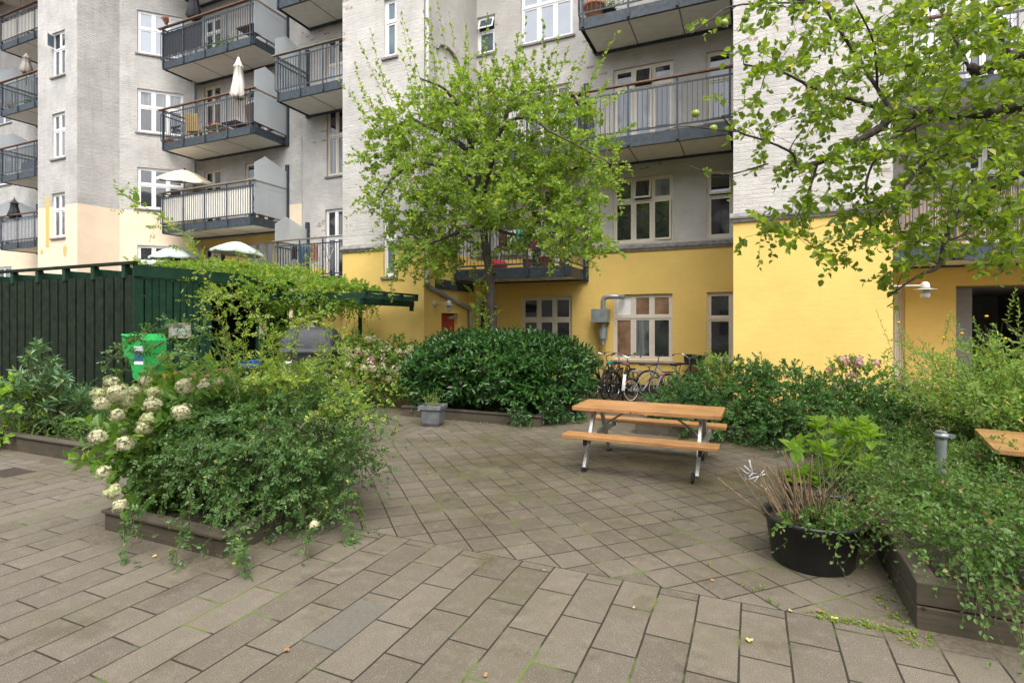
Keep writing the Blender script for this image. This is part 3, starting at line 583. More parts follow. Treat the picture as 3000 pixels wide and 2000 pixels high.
# ---------------------------------------------------------------- planter boxes
def planter(x0, x1, y0, y1, h, label, t=.09, cap=True, layers=1, soil_z=None):
    e = empty('planter_box', label, 'planter', ((x0 + x1) / 2, (y0 + y1) / 2, 0)); cx, cy = (x0 + x1) / 2, (y0 + y1) / 2
    for k in range(layers):
        z0, z1 = h * k / layers + (.004 if k else -.01), h * (k + 1) / layers - (.004 if k < layers - 1 else 0); i = .006 * (k % 2)
        for (a, b, c, d, mt) in ((x0, x1, y0, y0 + t, 'sleeper'), (x0, x1, y1 - t, y1, 'sleeper'), (x0, x0 + t, y0 + t, y1 - t, 'sleeperY'), (x1 - t, x1, y0 + t, y1 - t, 'sleeperY')):
            m_ = MB(); m_.box(a - cx + i * (mt == 'sleeperY'), b - cx, c - cy + i, d - cy, z0, z1); m_.build('plank', M[mt], e, bevel=.007)
    if cap:
        for (a, b, c, d, mt) in ((x0 - .02, x1 + .02, y0 - .02, y0 + t + .03, 'sleeper'), (x0 - .02, x0 + t + .03, y0 + t + .032, y1, 'sleeperY'), (x1 - t - .03, x1 + .02, y0 + t + .032, y1, 'sleeperY')):
            m_ = MB(); m_.box(a - cx, b - cx, c - cy, d - cy, h + .001, h + .026); m_.build('cap_board', M[mt], e, bevel=.004)
    s = MB(); n = 14; rr = random.Random(int(abs(x0) * 100)); sz = soil_z or h - .05
    g = [[(x0 + t + (x1 - x0 - 2 * t) * i / n - cx, y0 + t + (y1 - y0 - 2 * t) * j / n - cy, sz + rr.uniform(-.02, .02)) for i in range(n + 1)] for j in range(n + 1)]
    for j in range(n):
        for i in range(n): s.add([g[j][i], g[j][i + 1], g[j + 1][i + 1], g[j + 1][i]], [(0, 1, 2, 3)])
    s.build('soil', M['soil'], e); return e
planter(-5.22, -3.74, 2.93, 4.35, .15, 'low wooden planter under the rose and hydrangea bush in the left foreground')
planter(-6.25, -3.38, 8.86, 11.3, .17, 'low dark planter under the clipped laurel hedge and the apple tree')
planter(-13.5, -7.85, 4.22, 5.9, .2, 'low planter in front of the dark green slatted shed wall')
planter(.9, 4.2, 3.93, 6.9, .28, 'two-plank planter filled with ground cover in the right foreground', layers=2, cap=False, t=.13)
planter(-1.75, 2.4, 9.0, 10.3, .2, 'long dark planter of bushes behind the picnic table')
# ---------------------------------------------------------------- picnic tables
def rounded_plank(mb, x0, x1, y0, y1, z0, z1, r=.035, m=None, rc=(1, 1, 1, 1)):
    pts = []
    for (cx, cy, a0, on) in ((x1, y1, 0, rc[0]), (x0, y1, 90, rc[1]), (x0, y0, 180, rc[2]), (x1, y0, 270, rc[3])):
        if not on: pts.append((cx, cy, z0)); continue
        ox, oy = cx - math.copysign(r, cx - (x0 + x1) / 2), cy - math.copysign(r, cy - (y0 + y1) / 2)
        for k in range(5): a = R(a0 + 22.5 * k); pts.append((ox + r * math.cos(a), oy + r * math.sin(a), z0))
    mb.prism(pts, (0, 0, z1 - z0), m)
def picnic(loc, rz, label, mat='pine', nb=5, L=1.80, W=.78, wheels=True, gap=.0025):
    e = empty('picnic_table', label, 'picnic table', loc, rz, 'picnic tables with metal legs')
    t = MB(); bw = W / nb
    for i in range(nb):
        y0 = -W / 2 + i * bw + gap; y1 = y0 + bw - 2 * gap; rounded_plank(t, -L / 2, L / 2, y0, y1, .705, .75, .03, rc=((i == nb - 1), (i == nb - 1), (i == 0), (i == 0)))
    t.build('tabletop', M[mat], e, bevel=.004)
    for s in (-1, 1):
        b = MB(); yc = s * .66; rounded_plank(b, -L / 2 + .0, L / 2 - .0, yc - .13, yc + .13, .425, .468, .03); b.build('bench', M[mat], e, bevel=.005)
    for x in (-.66, .66):
        for s in (-1, 1):
            g = MB(); g.beam((x, s * .60, .035 if x < 0 or not wheels else .08), (x, s * .14, .705), .075, .038, up=(1, 0, 0)); lg = g.build('leg', M['alu'], e, bevel=.003)
            if wheels and x > 0:
                w_ = MB(); w_.torus((x - .05, s * .58, .064), (1, 0, 0), .046, .018, 24, 8); w_.build('wheel', M['tyre'], lg)
                w2 = MB(); w2.lathe([(.0, -.012), (.035, -.012), (.035, .012), (0, .012)], 16, (x - .05, s * .58, .064), np.array([[0, 0, 1], [0, 1, 0], [1, 0, 0]], float)); w2.build('hub', M['galv'], lg)
            else:
                f = MB(); f.obox((x, s * .612, .018), (.024, 0, 0), (0, .045, 0), (0, 0, .018)); f.build('foot', M['black'], lg)
        c = MB(); c.box(x + .022, x + .06, -.70, .70, .345, .423); c.build('cross_bar', M['alu'], e, bevel=.003)
        c = MB()
        for s in (-1, 1): c.box(x + .02, x + .062, s * .70, s * .725, .34, .42)
        c.build('end_cap', M['black'], e)
        d = -math.copysign(1, x); b = MB(); b.tube([(x + d * .03, 0, .36), (x + d * .05, 0, .42), (x + d * .12, 0, .50), (x + d * .42, 0, .70)], .013, 8); b.build('brace', M['galv'], e)
        u = MB(); u.box(x - .03, x + .03, -.33, .33, .672, .703); u.build('top_bracket', M['galv'], e)
    return e
c4 = [PZ(x, y, .75) for x, y in ((1673, 1193), (1727.3, 1169), (2131, 1194.5), (2111, 1221.7))]
cc = sum(c4) / 4; dd = (c4[3] - c4[0] + c4[2] - c4[1]); lg4 = [PZ(x, y, 0) for x, y in ((1697.5, 1372), (2044.6, 1413), (1782.6, 1315.7), (2084.4, 1348.8))]; lc = sum(lg4) / 4; cc = (cc + lc) / 2
picnic((cc[0], cc[1], 0), math.atan2(dd[1], dd[0]), 'varnished wooden picnic table on aluminium legs with two small wheels, mid court')
p1, p2 = PZ(2850, 1250, .75), PZ(2920, 1322, .75); ax = nrm(p2 - p1); rz2 = math.atan2(ax[1], ax[0]) + PI / 2
c2 = p1 + ax * .62 + V((math.cos(rz2), math.sin(rz2), 0)) * .9
picnic((c2[0], c2[1], 0), rz2, 'wet wooden picnic table cut off by the right edge behind the ground cover', 'pinenew', 5, W=1.1, gap=.006, wheels=False)
# ---------------------------------------------------------------- pots
def square_pot(loc, label):
    e = empty('flower_pot', label, 'flower pot', loc, R(12)); b = MB(); n = 8; prof = [(.125, 0), (.155, .06), (.168, .16), (.172, .27), (.170, .31)]
    def sq(r, z): 
        out = []; c = r * .12
        for sx, sy in ((1, 1), (-1, 1), (-1, -1), (1, -1)):
            out += [(sx * r, sy * (r - c), z), (sx * (r - c), sy * r, z)] if sx * sy > 0 else [(sx * (r - c), sy * r, z), (sx * r, sy * (r - c), z)]
        return out
    vs = [p for r, z in prof for p in sq(r, z)]; b.add(vs, [(i * 8 + j, i * 8 + (j + 1) % 8, i * 8 + 8 + (j + 1) % 8, i * 8 + 8 + j) for i in range(len(prof) - 1) for j in range(8)])
    b.build('pot_body', M['zincpot'], e)
    r = MB()
    for a in range(4):
        ca, sa = math.cos(a * PI / 2), math.sin(a * PI / 2); r.obox((ca * .185, sa * .185, .335), (ca * .02, sa * .02, 0), (-sa * .205, ca * .205, 0) if a % 2 == 0 else (-sa * .165, ca * .165, 0), (0, 0, .032))
    r.build('rim', M['zincpot'], e, bevel=.004); s = MB(); s.box(-.16, .16, -.16, .16, .28, .30); s.build('soil', M['soil'], e); return e
pp = PZ(1246, 1252, 0); square_pot((pp[0] + .02, pp[1] + .22, 0), 'square grey pot with a straggly plant in front of the hedge planter')
POTC = (pp[0] + .02, pp[1] + .22)
def tub(loc, r, h, label):
    e = empty('plastic_tub', label, 'tub', loc, 0, 'round black plastic tubs'); b = MB(); b.lathe([(0, .0), (r * .80, 0), (r * .83, .015), (r * .965, h * .9), (r * 1.0, h * .9), (r * 1.045, h * .93), (r * 1.045, h), (r * .99, h), (r * .94, h * .93), (r * .93, h * .8)], 56)
    b.build('tub_wall', M['black'], e); s = MB(); s.lathe([(0, h * .86), (r * .5, h * .87), (r * .93, h * .82)], 28); s.build('soil', M['soil'], e); return e
tc = PZ(2378, 1505, .36); TUB = (tc[0], tc[1]); tub((*TUB, 0), .335, .36, 'large round black tub of cut brown stems in the right foreground'); TUB2 = (TUB[0] + .16, TUB[1] + .78)
tub((*TUB2, 0), .34, .40, 'round black tub standing behind the larger one, half hidden by stems')
# ---------------------------------------------------------------- green shed, pergola
SH = empty('slatted_shed', 'dark green slatted bin shed with vertical boards and an open-ended rafter roof', 'shed'); SX, SY = -10.4, 6.34
f = MB(); x = SX - .001; k = 0
while x > -19:
    wb = .076 + .006 * ((k * 7) % 3 - 1); pr = (0, .0, .0)[k % 3]
    f.box(x - wb, x, SY - .022, SY, 0.02, 2.70 + .003 * (k % 5)); x -= wb + (.006 if k % 3 < 2 else .062); k += 1
f.build('front_boards', M['gdark'], SH)
f = MB(); f.box(-19, SX - .02, SY + .06, SY + .075, 0.02, 2.69); f.build('backing_panel', simple('black_green_backing', (.008, .018, .012), .8), SH)
def yb(px): return PX(px, 1000, SX)[1]
y_open0, y_open1, y_end = yb(612), yb(752), yb(838)
f = MB(); y = SY - .02; k = 0
while y < y_end:
    wb = .115 if k else .17; 
    if not (y_open0 < y + wb / 2 < y_open1): f.box(SX, SX + .022, y, y + wb, .05, 2.66 if k else 2.72)
    y += wb + (.02 if k % 4 else .035); k += 1
f.build('side_boards', M['green'], SH)
f = MB(); f.box(SX - .004, SX + .05, SY - .03, y_end + .2, 2.68, 2.90); f.build('fascia_board', M['green'], SH)
f = MB()
for i in range(9):
    xx = SX - .25 - i * .95; f.box(xx - .022, xx + .022, SY - .02, 9.8, 2.70, 2.86); f.box(xx - .05, xx + .05, SY - .05, SY + .05, 2.66, 2.90)
f.build('rafters', M['green'], SH)
f = MB(); f.box(-19, SX + .06, SY - .07, SY + .03, 2.901, 2.955); f.build('top_batten', M['gdark'], SH)
f = MB(); f.box(-19, SX - .1, SY + 3.6, SY + 3.63, 0, 2.6); f.build('rear_panel', M['gdark'], SH)
f = MB(); f.box(-18, SX - .05, SY + .1, 9.9, 2.60, 2.64); f.build('roof_sheet', M['gdark'], SH)
PG = empty('pergola', 'dark green timber pergola with a vine, ending in front of the yellow wall', 'pergola')
f = MB()
for xx in (-7.35, -8.8): f.box(xx - .03, xx + .03, 8.9, 10.85, 2.20, 2.33)
f.build('long_beam', M['green'], PG)
f = MB()
for i in range(4): y = 9.0 + i * .58; f.box(-10.3, -7.15, y - .022, y + .022, 2.331, 2.45)
f.build('cross_rafter', M['green'], PG)
f = MB()
for xx in (-7.2, -8.5, -9.6): f.box(xx - .03, xx + .03, 8.85, 10.8, 2.451, 2.49)
f.build('batten', M['green'], PG)
for (xx, yy) in ((-7.35, 10.78), (-8.8, 10.7)): f = MB(); f.box(xx - .035, xx + .035, yy - .035, yy + .035, 2.1 if yy > 10.7 and xx > -8 else 0, 2.2); f.build('post', M['green'], PG)
# ---------------------------------------------------------------- bins and the glass container
def wheelie(px, py, label):
    p = PZ(px, py, .98); e = empty('rubbish_bin', label, 'bin', (p[0], p[1], 0), R(0), 'rubbish bins by the shed'); b = MB()
    b.add([(-.24, -.26, .02), (.24, -.26, .02), (.24, .26, .02), (-.24, .26, .02), (-.29, -.33, .9), (.29, -.33, .9), (.29, .33, .9), (-.29, .33, .9)], [(3, 2, 1, 0), (0, 1, 5, 4), (1, 2, 6, 5), (2, 3, 7, 6), (3, 0, 4, 7)]); b.build('bin_body', M['black'], e, bevel=.02)
    l = MB(); l.add([(-.31, -.36, .9), (.31, -.36, .9), (.31, .35, .9), (-.31, .35, .9), (-.29, -.34, .94), (.29, -.34, .94), (.27, .30, 1.02), (-.27, .30, 1.02)], [(3, 2, 1, 0), (0, 1, 5, 4), (1, 2, 6, 5), (2, 3, 7, 6), (3, 0, 4, 7), (4, 5, 6, 7)]); l.build('lid', simple('brown_bin_lid', (.16, .065, .04), .45), e, bevel=.015)
    for s in (-1, 1): w_ = MB(); w_.torus((s * .26, .28, .1), (1, 0, 0), .07, .03, 16, 6); w_.build('wheel', M['tyre'], e)
wheelie(505, 1098, 'brown-lidded black bin beside the bright green container'); wheelie(622, 1090, 'brown-lidded black bin further from the bright green container')
gp = PX(425, 1045, SX + .35); e = empty('green_container', 'bright green plastic scoop container with stickers hung on the shed corner', 'container', tuple(gp), R(8)); e.scale = (.8, 1, 1); mgn = simple('bright_green_plastic', (.02, .33, .07), .5, var=.25, bump=.03, scale=5)
b = MB(); prof = [(-.34, .40), (-.33, .18), (-.26, .02), (-.08, -.14), (-.02, -.36), (.12, -.42), (.24, -.36), (.30, -.18), (.31, .30), (.24, .42)]
n = len(prof)
for yy, s in ((-.2, 1), (.2, -1)): pass
A_ = [(x, -.22, z) for x, z in prof]; B_ = [(x, .22, z) for x, z in prof]; b.add(A_ + B_, [tuple(range(n)), tuple(range(n, 2 * n))[::-1]] + [(i + 1, i, n + i, n + i + 1) for i in range(n - 1)])
b.build('scoop_body', mgn, e); rm = MB(); rm.tube([(-.34, -.22, .40), (-.1, -.25, .37), (.1, -.25, .40), (.24, -.22, .42), (.31, -.22, .30)], .018, 8); rm.tube([(-.34, -.22, .40), (-.34, .22, .40)], .018, 8); rm.build('rim', mgn, e)
st = MB(); st.box(.02, .28, -.2235, -.2225, .10, .20, 0); st.box(.02, .28, -.2235, -.2225, -.06, .09, 1); st.box(.02, .28, -.2235, -.2225, -.12, -.065, 0)
for i in range(3): st.box(.04, .26 - .03 * i, -.2245, -.2236, .175 - i * .03, .185 - i * .03, 1)
st.build('sticker', [simple('white_sticker', (.7, .72, .7), .5), simple('navy_sticker', (.03, .10, .16), .5)], e)
np_ = PX(526, 968, SX + .03); e = empty('notice_frame', 'small wood-framed notice fixed to the green shed boards', 'notice', tuple(np_)); b = MB(); b.box(0, .012, -.2, .2, -.13, .13); b.build('paper', simple('notice_paper', (.5, .52, .48), .8, c2=(.25, .27, .25), scale=30), e)
b = MB(); [b.box(.0, .022, *q) for q in ((-.22, .22, .13, .15), (-.22, .22, -.15, -.13), (-.22, -.2, -.13, .13), (.2, .22, -.13, .13))]; b.build('frame', wood('thin_frame', (.4, .3, .2), (.5, .4, .3)), e)
p = PX(770, 962, SX + .03); s_ = MB(); s_.box(0, .01, -.1, .1, -.14, .14, 0); s_.box(.0101, .011, -.06, .06, -.02, .08, 1); o = s_.build('small_sign', [simple('white_plate', (.65, .65, .63), .5), simple('red_print', (.5, .05, .03), .5)]); o.location = tuple(p); tag(o, 'small white and red plate on the shed post', 'sign')
bp = PZ(737, 1060, .95); b = MB(); b.box(-.12, .12, -.16, .16, .0, .11); b.box(-.135, .135, -.175, .175, .11, .13); b.box(-.1, .1, -.14, .14, .1305, .14); o = b.build('blue_crate', simple('blue_plastic', (.02, .13, .48), .4)); o.location = (bp[0], bp[1], bp[2] - .1); tag(o, 'blue plastic crate inside the shed opening', 'crate')
b = MB(); b.box(-.35, .35, -.4, .4, 0, bp[2] - .1); o = b.build('storage_box', M['gdark'], None); o.location = (bp[0] - .0, bp[1], 0); tag(o, 'dark storage box under the blue crate in the shed', 'box')
gc = PZ(897, 1199, 0); gc = (gc[0] - .16, gc[1] + .34); e = empty('glass_container', 'dark grey rounded bottle bank with a round hole and a white GLAS plate', 'container', (*gc, 0), R(24)); 
def rrect(hx, hy, r, z, n=6):
    out = []
    for sx, sy, a0 in ((1, 1, 0), (-1, 1, 90), (-1, -1, 180), (1, -1, 270)):
        for k in range(n): a = R(a0 + 90 * k / (n - 1)); out.append((sx * (hx - r) + r * math.cos(a), sy * (hy - r) + r * math.sin(a), z))
    return out
b = MB(); lv = [(.60, .50, .08, .1), (.63, .53, .08, .15), (.64, .54, .08, 1.18), (.655, .555, .08, 1.19), (.655, .555, .08, 1.24), (.64, .54, .1, 1.245)] + [(.64 - .24 * (1 - math.cos(t)), .54 - .32 * (1 - math.cos(t)) * 1.0, .12, 1.25 + .47 * math.sin(t)) for t in np.linspace(.12, PI / 2, 9)]
vs = [p for q in lv for p in rrect(*q)]; nn_ = 24; b.add(vs, [(i * nn_ + j, i * nn_ + (j + 1) % nn_, (i + 1) * nn_ + (j + 1) % nn_, (i + 1) * nn_ + j) for i in range(len(lv) - 1) for j in range(nn_)], sm=True); b.add(vs[-nn_:], [tuple(range(nn_))])
cm = simple('charcoal_plastic', (.036, .038, .044), .68, var=.25, scale=6, bump=.05); b.build('container_shell', cm, e); e.scale = (.88, .88, 1)
r = MB()
for i in range(26): xx = -.56 + i * .045; r.box(xx, xx + .018, -.549, -.541, .2, 1.12)
r.build('ribs', cm, e)
for (dx, dy, dz, s_) in ((-.50, -.1, 1.42, 0),): 
    b = MB(); b.tube([(-.66, -.12, 1.40), (-.50, -.12, 1.46)], .11, 20); b.build('hole_rim', cm, e); b = MB(); b.tube([(-.668, -.12, 1.40), (-.60, -.12, 1.425)], .085, 20); b.build('hole', M['rubber'], e)  # black disc stands in for the dark inside the hole
for s in (-1, 1): b = MB(); b.torus((s * .06, 0, 1.79), (0, 1, 0), .055, .012, 18, 6); b.build('lifting_ring', M['galv'], e)
b = MB(); b.box(-.56, -.30, -.556, -.549, .80, 1.02); pl_ = b.build('plate', simple('white_plate_plastic', (.72, .72, .7), .4), e); text_obj('lettering', 'GLAS', (-.43, -.5575, .955), (R(90), 0, 0), .085, M['rubber'], pl_)
# ---------------------------------------------------------------- lamps, duct, downpipe, post
def wall_lamp(base, out, label, L=.55, ring=True):
    e = empty('wall_lamp', label, 'lamp', tuple(base), math.atan2(out[1], out[0]), 'white wall lamps'); b = MB()
    b.lathe([(0, .05), (.05, .05), (.075, .03), (.08, 0)], 20, (0, 0, 0), np.array([[0, 0, 1], [0, 1, 0], [1, 0, 0]], float)); b.build('base_plate', M['lamp'], e)
    b = MB(); b.tube([(.03, 0, .02), (L, 0, .02)], .012, 8); b.build('arm', M['lamp'], e)
    b = MB(); b.lathe([(.0, .085), (.03, .08), (.06, .05), (.065, 0), (.065, -.02)], 20, (L, 0, 0)); b.build('cap', M['lamp'], e)
    if ring: b = MB(); b.lathe([(.06, -.03), (.16, -.045), (.16, -.05), (.06, -.035)], 24, (L, 0, 0)); b.build('shade_ring', M['lamp'], e)
    b = MB(); b.lathe([(.05, -.02), (.05, -.12), (.0, -.13)], 16, (L, 0, 0)); b.build('lens', simple('milky_lens', (.55, .52, .42), .2), e)
    b = MB(); b.lathe([(.068, -.11), (.068, -.17), (.05, -.19), (.0, -.2)], 20, (L, 0, 0)); b.build('lower_cap', M['lamp'] if ring else M['galv'], e)
    c = MB()
    for k in range(6): a = k * PI / 3; c.tube([(L + .067 * math.cos(a), .067 * math.sin(a), -.01), (L + .067 * math.cos(a), .067 * math.sin(a), -.12)], .004, 5)
    c.build('cage', M['galv'], e)
p = PX(1272, 890, XW1); wall_lamp((XW1 + .005, p[1], p[2]), (1, 0), 'white caged lamp beside the red door', .42)
p = PX(2618, 852, XB1); wall_lamp((XB1 + .005, 10.95, 2.42), (1, 0), 'white lamp on a long arm from the right-hand yellow block', .50)
e = empty('ventilation_duct', 'galvanised fan box and round duct entering the kitchen window', 'duct'); yd = 13.62; q = lambda x, y: PY(x, y, yd)
b = MB(); pa_, pb_ = q(1737, 905), q(1775, 944); b.box(pa_[0], pb_[0] + .05, 13.45, 13.86, pb_[2], pa_[2]); b.build('fan_box', M['galv'], e, bevel=.004)
p0 = q(1772, 903); cx = (pa_[0] + pb_[0]) / 2 + .1
b = MB(); b.tube([(cx, yd, pa_[2]), (cx, yd, pa_[2] + .20), (cx + .03, yd, pa_[2] + .27), (cx + .12, yd, pa_[2] + .31), (cx + .32, yd, pa_[2] + .31), (cx + .40, yd + .04, pa_[2] + .31), (cx + .45, 13.88, pa_[2] + .31)], .065, 14); b.build('upper_pipe', M['galv'], e)
b = MB(); b.tube([(cx, yd, pb_[2]), (cx, yd, pb_[2] - .17)], .065, 18); b.tube([(cx, yd, pb_[2] - .16), (cx, yd, pb_[2] - .42)], .105, 22); b.tube([(cx, yd, pb_[2] - .41), (cx, yd, pb_[2] - .56)], .068, 18); b.build('silencer', M['galv'], e)
e = empty('downpipe', 'white downpipe that turns grey and runs slantwise over the red door', 'downpipe'); b = MB(); yp = PX(1252, 500, XW1 + .08)[1]; zA = PX(1256, 830, XW1 + .08)[2]
b.tube([(XW1 + .08, yp, 16), (XW1 + .08, yp, zA)], .05, 12); b.build('white_pipe', M['lamp'], e); pD = PX(1378, 908, XW1 + .08)
b = MB(); b.tube([(XW1 + .08, yp, zA + .02), (XW1 + .08, yp + .05, zA - .08), (XW1 + .08, pD[1] - .04, pD[2] + .04), (XW1 + .08, pD[1], pD[2] - .08), (XW1 + .08, pD[1], 0.1)], .055, 12); b.build('grey_pipe', M['galv'], e)
pp_ = PZ(2757, 1262, .86); e = empty('steel_post', 'grey steel post with a clamp standing in the ground cover', 'post', (pp_[0], pp_[1], 0)); b = MB(); b.tube([(0, 0, 0), (0, 0, .86)], .042, 16); b.build('tube', M['galv'], e); b = MB(); b.lathe([(.045, .8), (.055, .8), (.055, .84), (.045, .84)], 18); b.box(.05, .1, -.012, .012, .805, .835); b.build('clamp', M['galv'], e)
# ---------------------------------------------------------------- bicycles
def bicycle(loc, heading, lean, label, frame=(.02, .02, .022), r=.34, saddle=(.02, .02, .02), bars='city', rear_light=False, basket=None, mudguard=None, cover=None, step=True, whitewall=False, rack=True):
    e = empty('bicycle', label, 'bicycle', (*loc, 0), heading, 'bicycles parked by the yellow wall'); e.rotation_euler = (lean, 0, heading)
    fm = simple('bicycle_paint', frame, .3, .2, .1, bump=0); wb = r * 3.1; k = r / .34; xr, xf = -wb / 2, wb / 2
    for nm, x in (('rear_wheel', xr), ('front_wheel', xf)):
        t = MB(); t.torus((x, 0, r), (0, 1, 0), r - .02, .02 * k, 32, 6); w_ = t.build(nm, M['tyre'], e)
        s = MB(); s.torus((x, 0, r), (0, 1, 0), r - .045, .009, 32, 5); s.build('rim', M['chrome'] if not whitewall else M['cream'], w_)
        s = MB()
        for j in range(18): a = j * PI / 9; s.beam((x, .0 + .02 * (-1) ** j, r), (x + (r - .045) * math.cos(a), 0, r + (r - .045) * math.sin(a)), .003, .003, up=(0, 1, 0))
        s.build('spokes', M['chrome'], w_); s = MB(); s.tube([(x, -.05, r), (x, .05, r)], .022, 10); s.build('hub', M['chrome'], w_)
        g = MB(); a0, a1 = (R(10), R(190)) if nm == 'rear_wheel' else (R(-5 + 0), R(150)); n_ = 14; gr = r + .018
        for j in range(n_):
            a, b_ = a0 + (a1 - a0) * j / n_, a0 + (a1 - a0) * (j + 1) / n_; P = lambda q, yy: (x + gr * math.cos(q), yy, r + gr * math.sin(q)); g.add([P(a, -.026), P(b_, -.026), P(b_, .026), P(a, .026)], [(0, 1, 2, 3)])
        g.build('mudguard', simple('mudguard_paint', mudguard or frame, .35), e)
    bb = (-.06 * k, 0, .28 * k); st_b, st_t = (-.17 * k, 0, .60 * k), (-.23 * k, 0, .80 * k + .04); ht, hb_ = (xf - .20 * k, 0, .84 * k), (xf - .14 * k, 0, .66 * k)
    f = MB(); f.tube([bb, st_b], .016, 8); f.tube([hb_, bb], .018, 8); f.tube([ht, hb_], .02, 8)
    f.tube([(ht[0] + .01, 0, ht[2] - .03), (-.10 * k, 0, .42 * k)] if step else [ht, st_b], .015, 8)
    for s in (-1, 1): f.tube([bb, (xr, s * .055, r)], .010, 6); f.tube([st_b, (xr, s * .055, r)], .008, 6)
    fo = f.build('frame', fm, e)
    f = MB()
    for s in (-1, 1): f.tube([(hb_[0], s * .02, hb_[2]), (hb_[0] + .03, s * .05, hb_[2] - .06), (xf, s * .055, r)], .011, 6)
    f.build('fork', fm, e)
    f = MB(); f.tube([st_b, st_t], .013, 8); f.build('seat_post', M['chrome'], e)
    s = MB(); z = st_t[2]; x = st_t[0]; sd_ = [(-.13, .075), (-.11, .09), (-.04, .08), (.04, .04), (.12, .022), (.14, .012)]
    top = [(x + a, b_ * sg, z + .05) for sg in (1,) for a, b_ in sd_] + [(x + a, -b_, z + .05) for a, b_ in sd_[::-1]]; s.prism([(p[0], p[1], z) for p in top], (0, 0, .05)); so = s.build('saddle', simple('saddle', cover or saddle, .5), e, bevel=.015)
    h = MB(); hz = ht[2]; hx = ht[0]; h.tube([(hx, 0, hz), (hx - .03, 0, hz + .14 * k)], .013, 8); top_ = hz + .14 * k
    if bars == 'city': bp_ = lambda s: [(hx - .03, 0, top_), (hx - .0, s * .10, top_ + .04), (hx - .03, s * .22, top_ + .10), (hx - .14, s * .29, top_ + .09), (hx - .26, s * .31, top_ + .06)]
    else: bp_ = lambda s: [(hx - .03, 0, top_), (hx - .02, s * .12, top_ + .05), (hx - .06, s * .28, top_ + .06)]
    for s in (-1, 1): h.tube(bp_(s), .011, 8)
    hd = h.build('handlebar', M['chrome'], e)
    for s in (-1, 1): g = MB(); q = bp_(s); g.tube([q[-2] if bars != 'city' else tuple((V(q[-1]) * .55 + V(q[-2]) * .45)), q[-1]], .018, 8); g.build('grip', M['rubber'], hd)
    if rack:
        g = MB()
        for s in (-1, 0, 1): g.tube([(-.26 * k, s * .05, .70 * k), (xr - .16 * k, s * .05, .71 * k)], .006, 6)
        for s in (-1, 1): g.tube([(xr, s * .06, r), (xr - .04, s * .06, .71 * k)], .005, 6)
        g.build('rack', M['rubber'], e)
    if rear_light: g = MB(); g.box(xr - .2 * k, xr - .17 * k, -.045, .045, .60 * k, .66 * k); g.build('rear_light', simple('red_reflector', (.5, .01, .01), .2), e)
    g = MB(); g.tube([(bb[0], 0, bb[2]), (bb[0] + .14, .07, bb[2] - .09)], .008, 6); g.tube([(bb[0], 0, bb[2]), (bb[0] - .14, -.07, bb[2] + .09)], .008, 6); g.box(bb[0] + .10, bb[0] + .18, .07, .15, bb[2] - .1, bb[2] - .08); g.box(bb[0] - .18, bb[0] - .10, -.15, -.07, bb[2] + .08, bb[2] + .1); g.build('pedals', M['rubber'], e)
    g = MB(); g.lathe([(.09, -.004), (.09, .004)], 20, bb, np.array([[1, 0, 0], [0, 0, 1], [0, 1, 0]], float)); g.box(xr + .02, bb[0], -.045, -.035, r - .03, r + .05); g.build('chain_guard', fm, e)
    if basket:
        g = MB(); xx, zz = (ht[0] + .17, ht[2] - .02) if basket == 'front' else (xr - .02, .74 * k)
        if basket == 'front': g.add([(xx - .13, -.17, zz), (xx + .11, -.17, zz), (xx + .11, .17, zz), (xx - .13, .17, zz), (xx - .15, -.2, zz + .24), (xx + .15, -.2, zz + .24), (xx + .15, .2, zz + .24), (xx - .15, .2, zz + .24)], [(3, 2, 1, 0), (0, 1, 5, 4), (1, 2, 6, 5), (2, 3, 7, 6), (3, 0, 4, 7)])
        else:
            for j in range(9):
                t_ = -.18 + j * .045; g.beam((xx + t_, -.14, zz), (xx + t_, -.17, zz + .2), .006, .006); g.beam((xx + t_, .14, zz), (xx + t_, .17, zz + .2), .006, .006)
            for zz_ in (0, .07, .14, .2):
                y_ = .14 + .03 * zz_ / .2; g.beam((xx - .18, -y_, zz + zz_), (xx + .18, -y_, zz + zz_), .006, .006); g.beam((xx - .18, y_, zz + zz_), (xx + .18, y_, zz + zz_), .006, .006); g.beam((xx - .18, -y_, zz + zz_), (xx - .18, y_, zz + zz_), .006, .006)
        g.build('basket', M['rubber'], e)
    return e
def bk(px, py, head, lean, label, **kw):
    p = PZ(px, py, 0); h = R(head); wbh = kw.get('r', .34) * 1.55
    return bicycle((p[0] + math.cos(h) * wbh, p[1] + math.sin(h) * wbh), h, R(lean), label, **kw)
bk(1738, 1168, 78, -3, 'black bicycle half hidden behind the laurel hedge, leftmost by the wall', saddle=(.25, .08, .04))
bk(1772, 1170, 84, 4, 'black bicycle with a bright teal saddle cover and a wire basket', cover=(.0, .32, .26), basket='rear', mudguard=(.02, .02, .02))
bk(1800, 1172, 76, -4, 'black bicycle between the teal saddle and the white mudguard', saddle=(.02, .02, .02))
bk(1824, 1178, 100, 5, 'dark green bicycle with a white mudguard end and brown saddle', frame=(.015, .045, .035), mudguard=(.02, .05, .04), saddle=(.22, .07, .04))
bk(1850, 1178, 58, -4, "small child's bicycle with a white frame and red rear light", r=.27, frame=(.3, .3, .3), rear_light=True, bars='flat', whitewall=True, saddle=(.3, .3, .3), mudguard=(.02, .02, .02), step=False)
bk(1952, 1180, 62, 3, 'bicycle with a black front basket and red rear light behind the bush', rear_light=True, basket='front', frame=(.05, .03, .035), mudguard=(.2, .2, .2))
bk(2030, 1176, 170, 3, 'pale blue bicycle standing almost hidden behind the bush', frame=(.2, .28, .33), bars='flat')
g = MB(); p = PZ(1826, 1120, .42); 
b = MB(); pmg = PZ(1812, 1178, .0); 
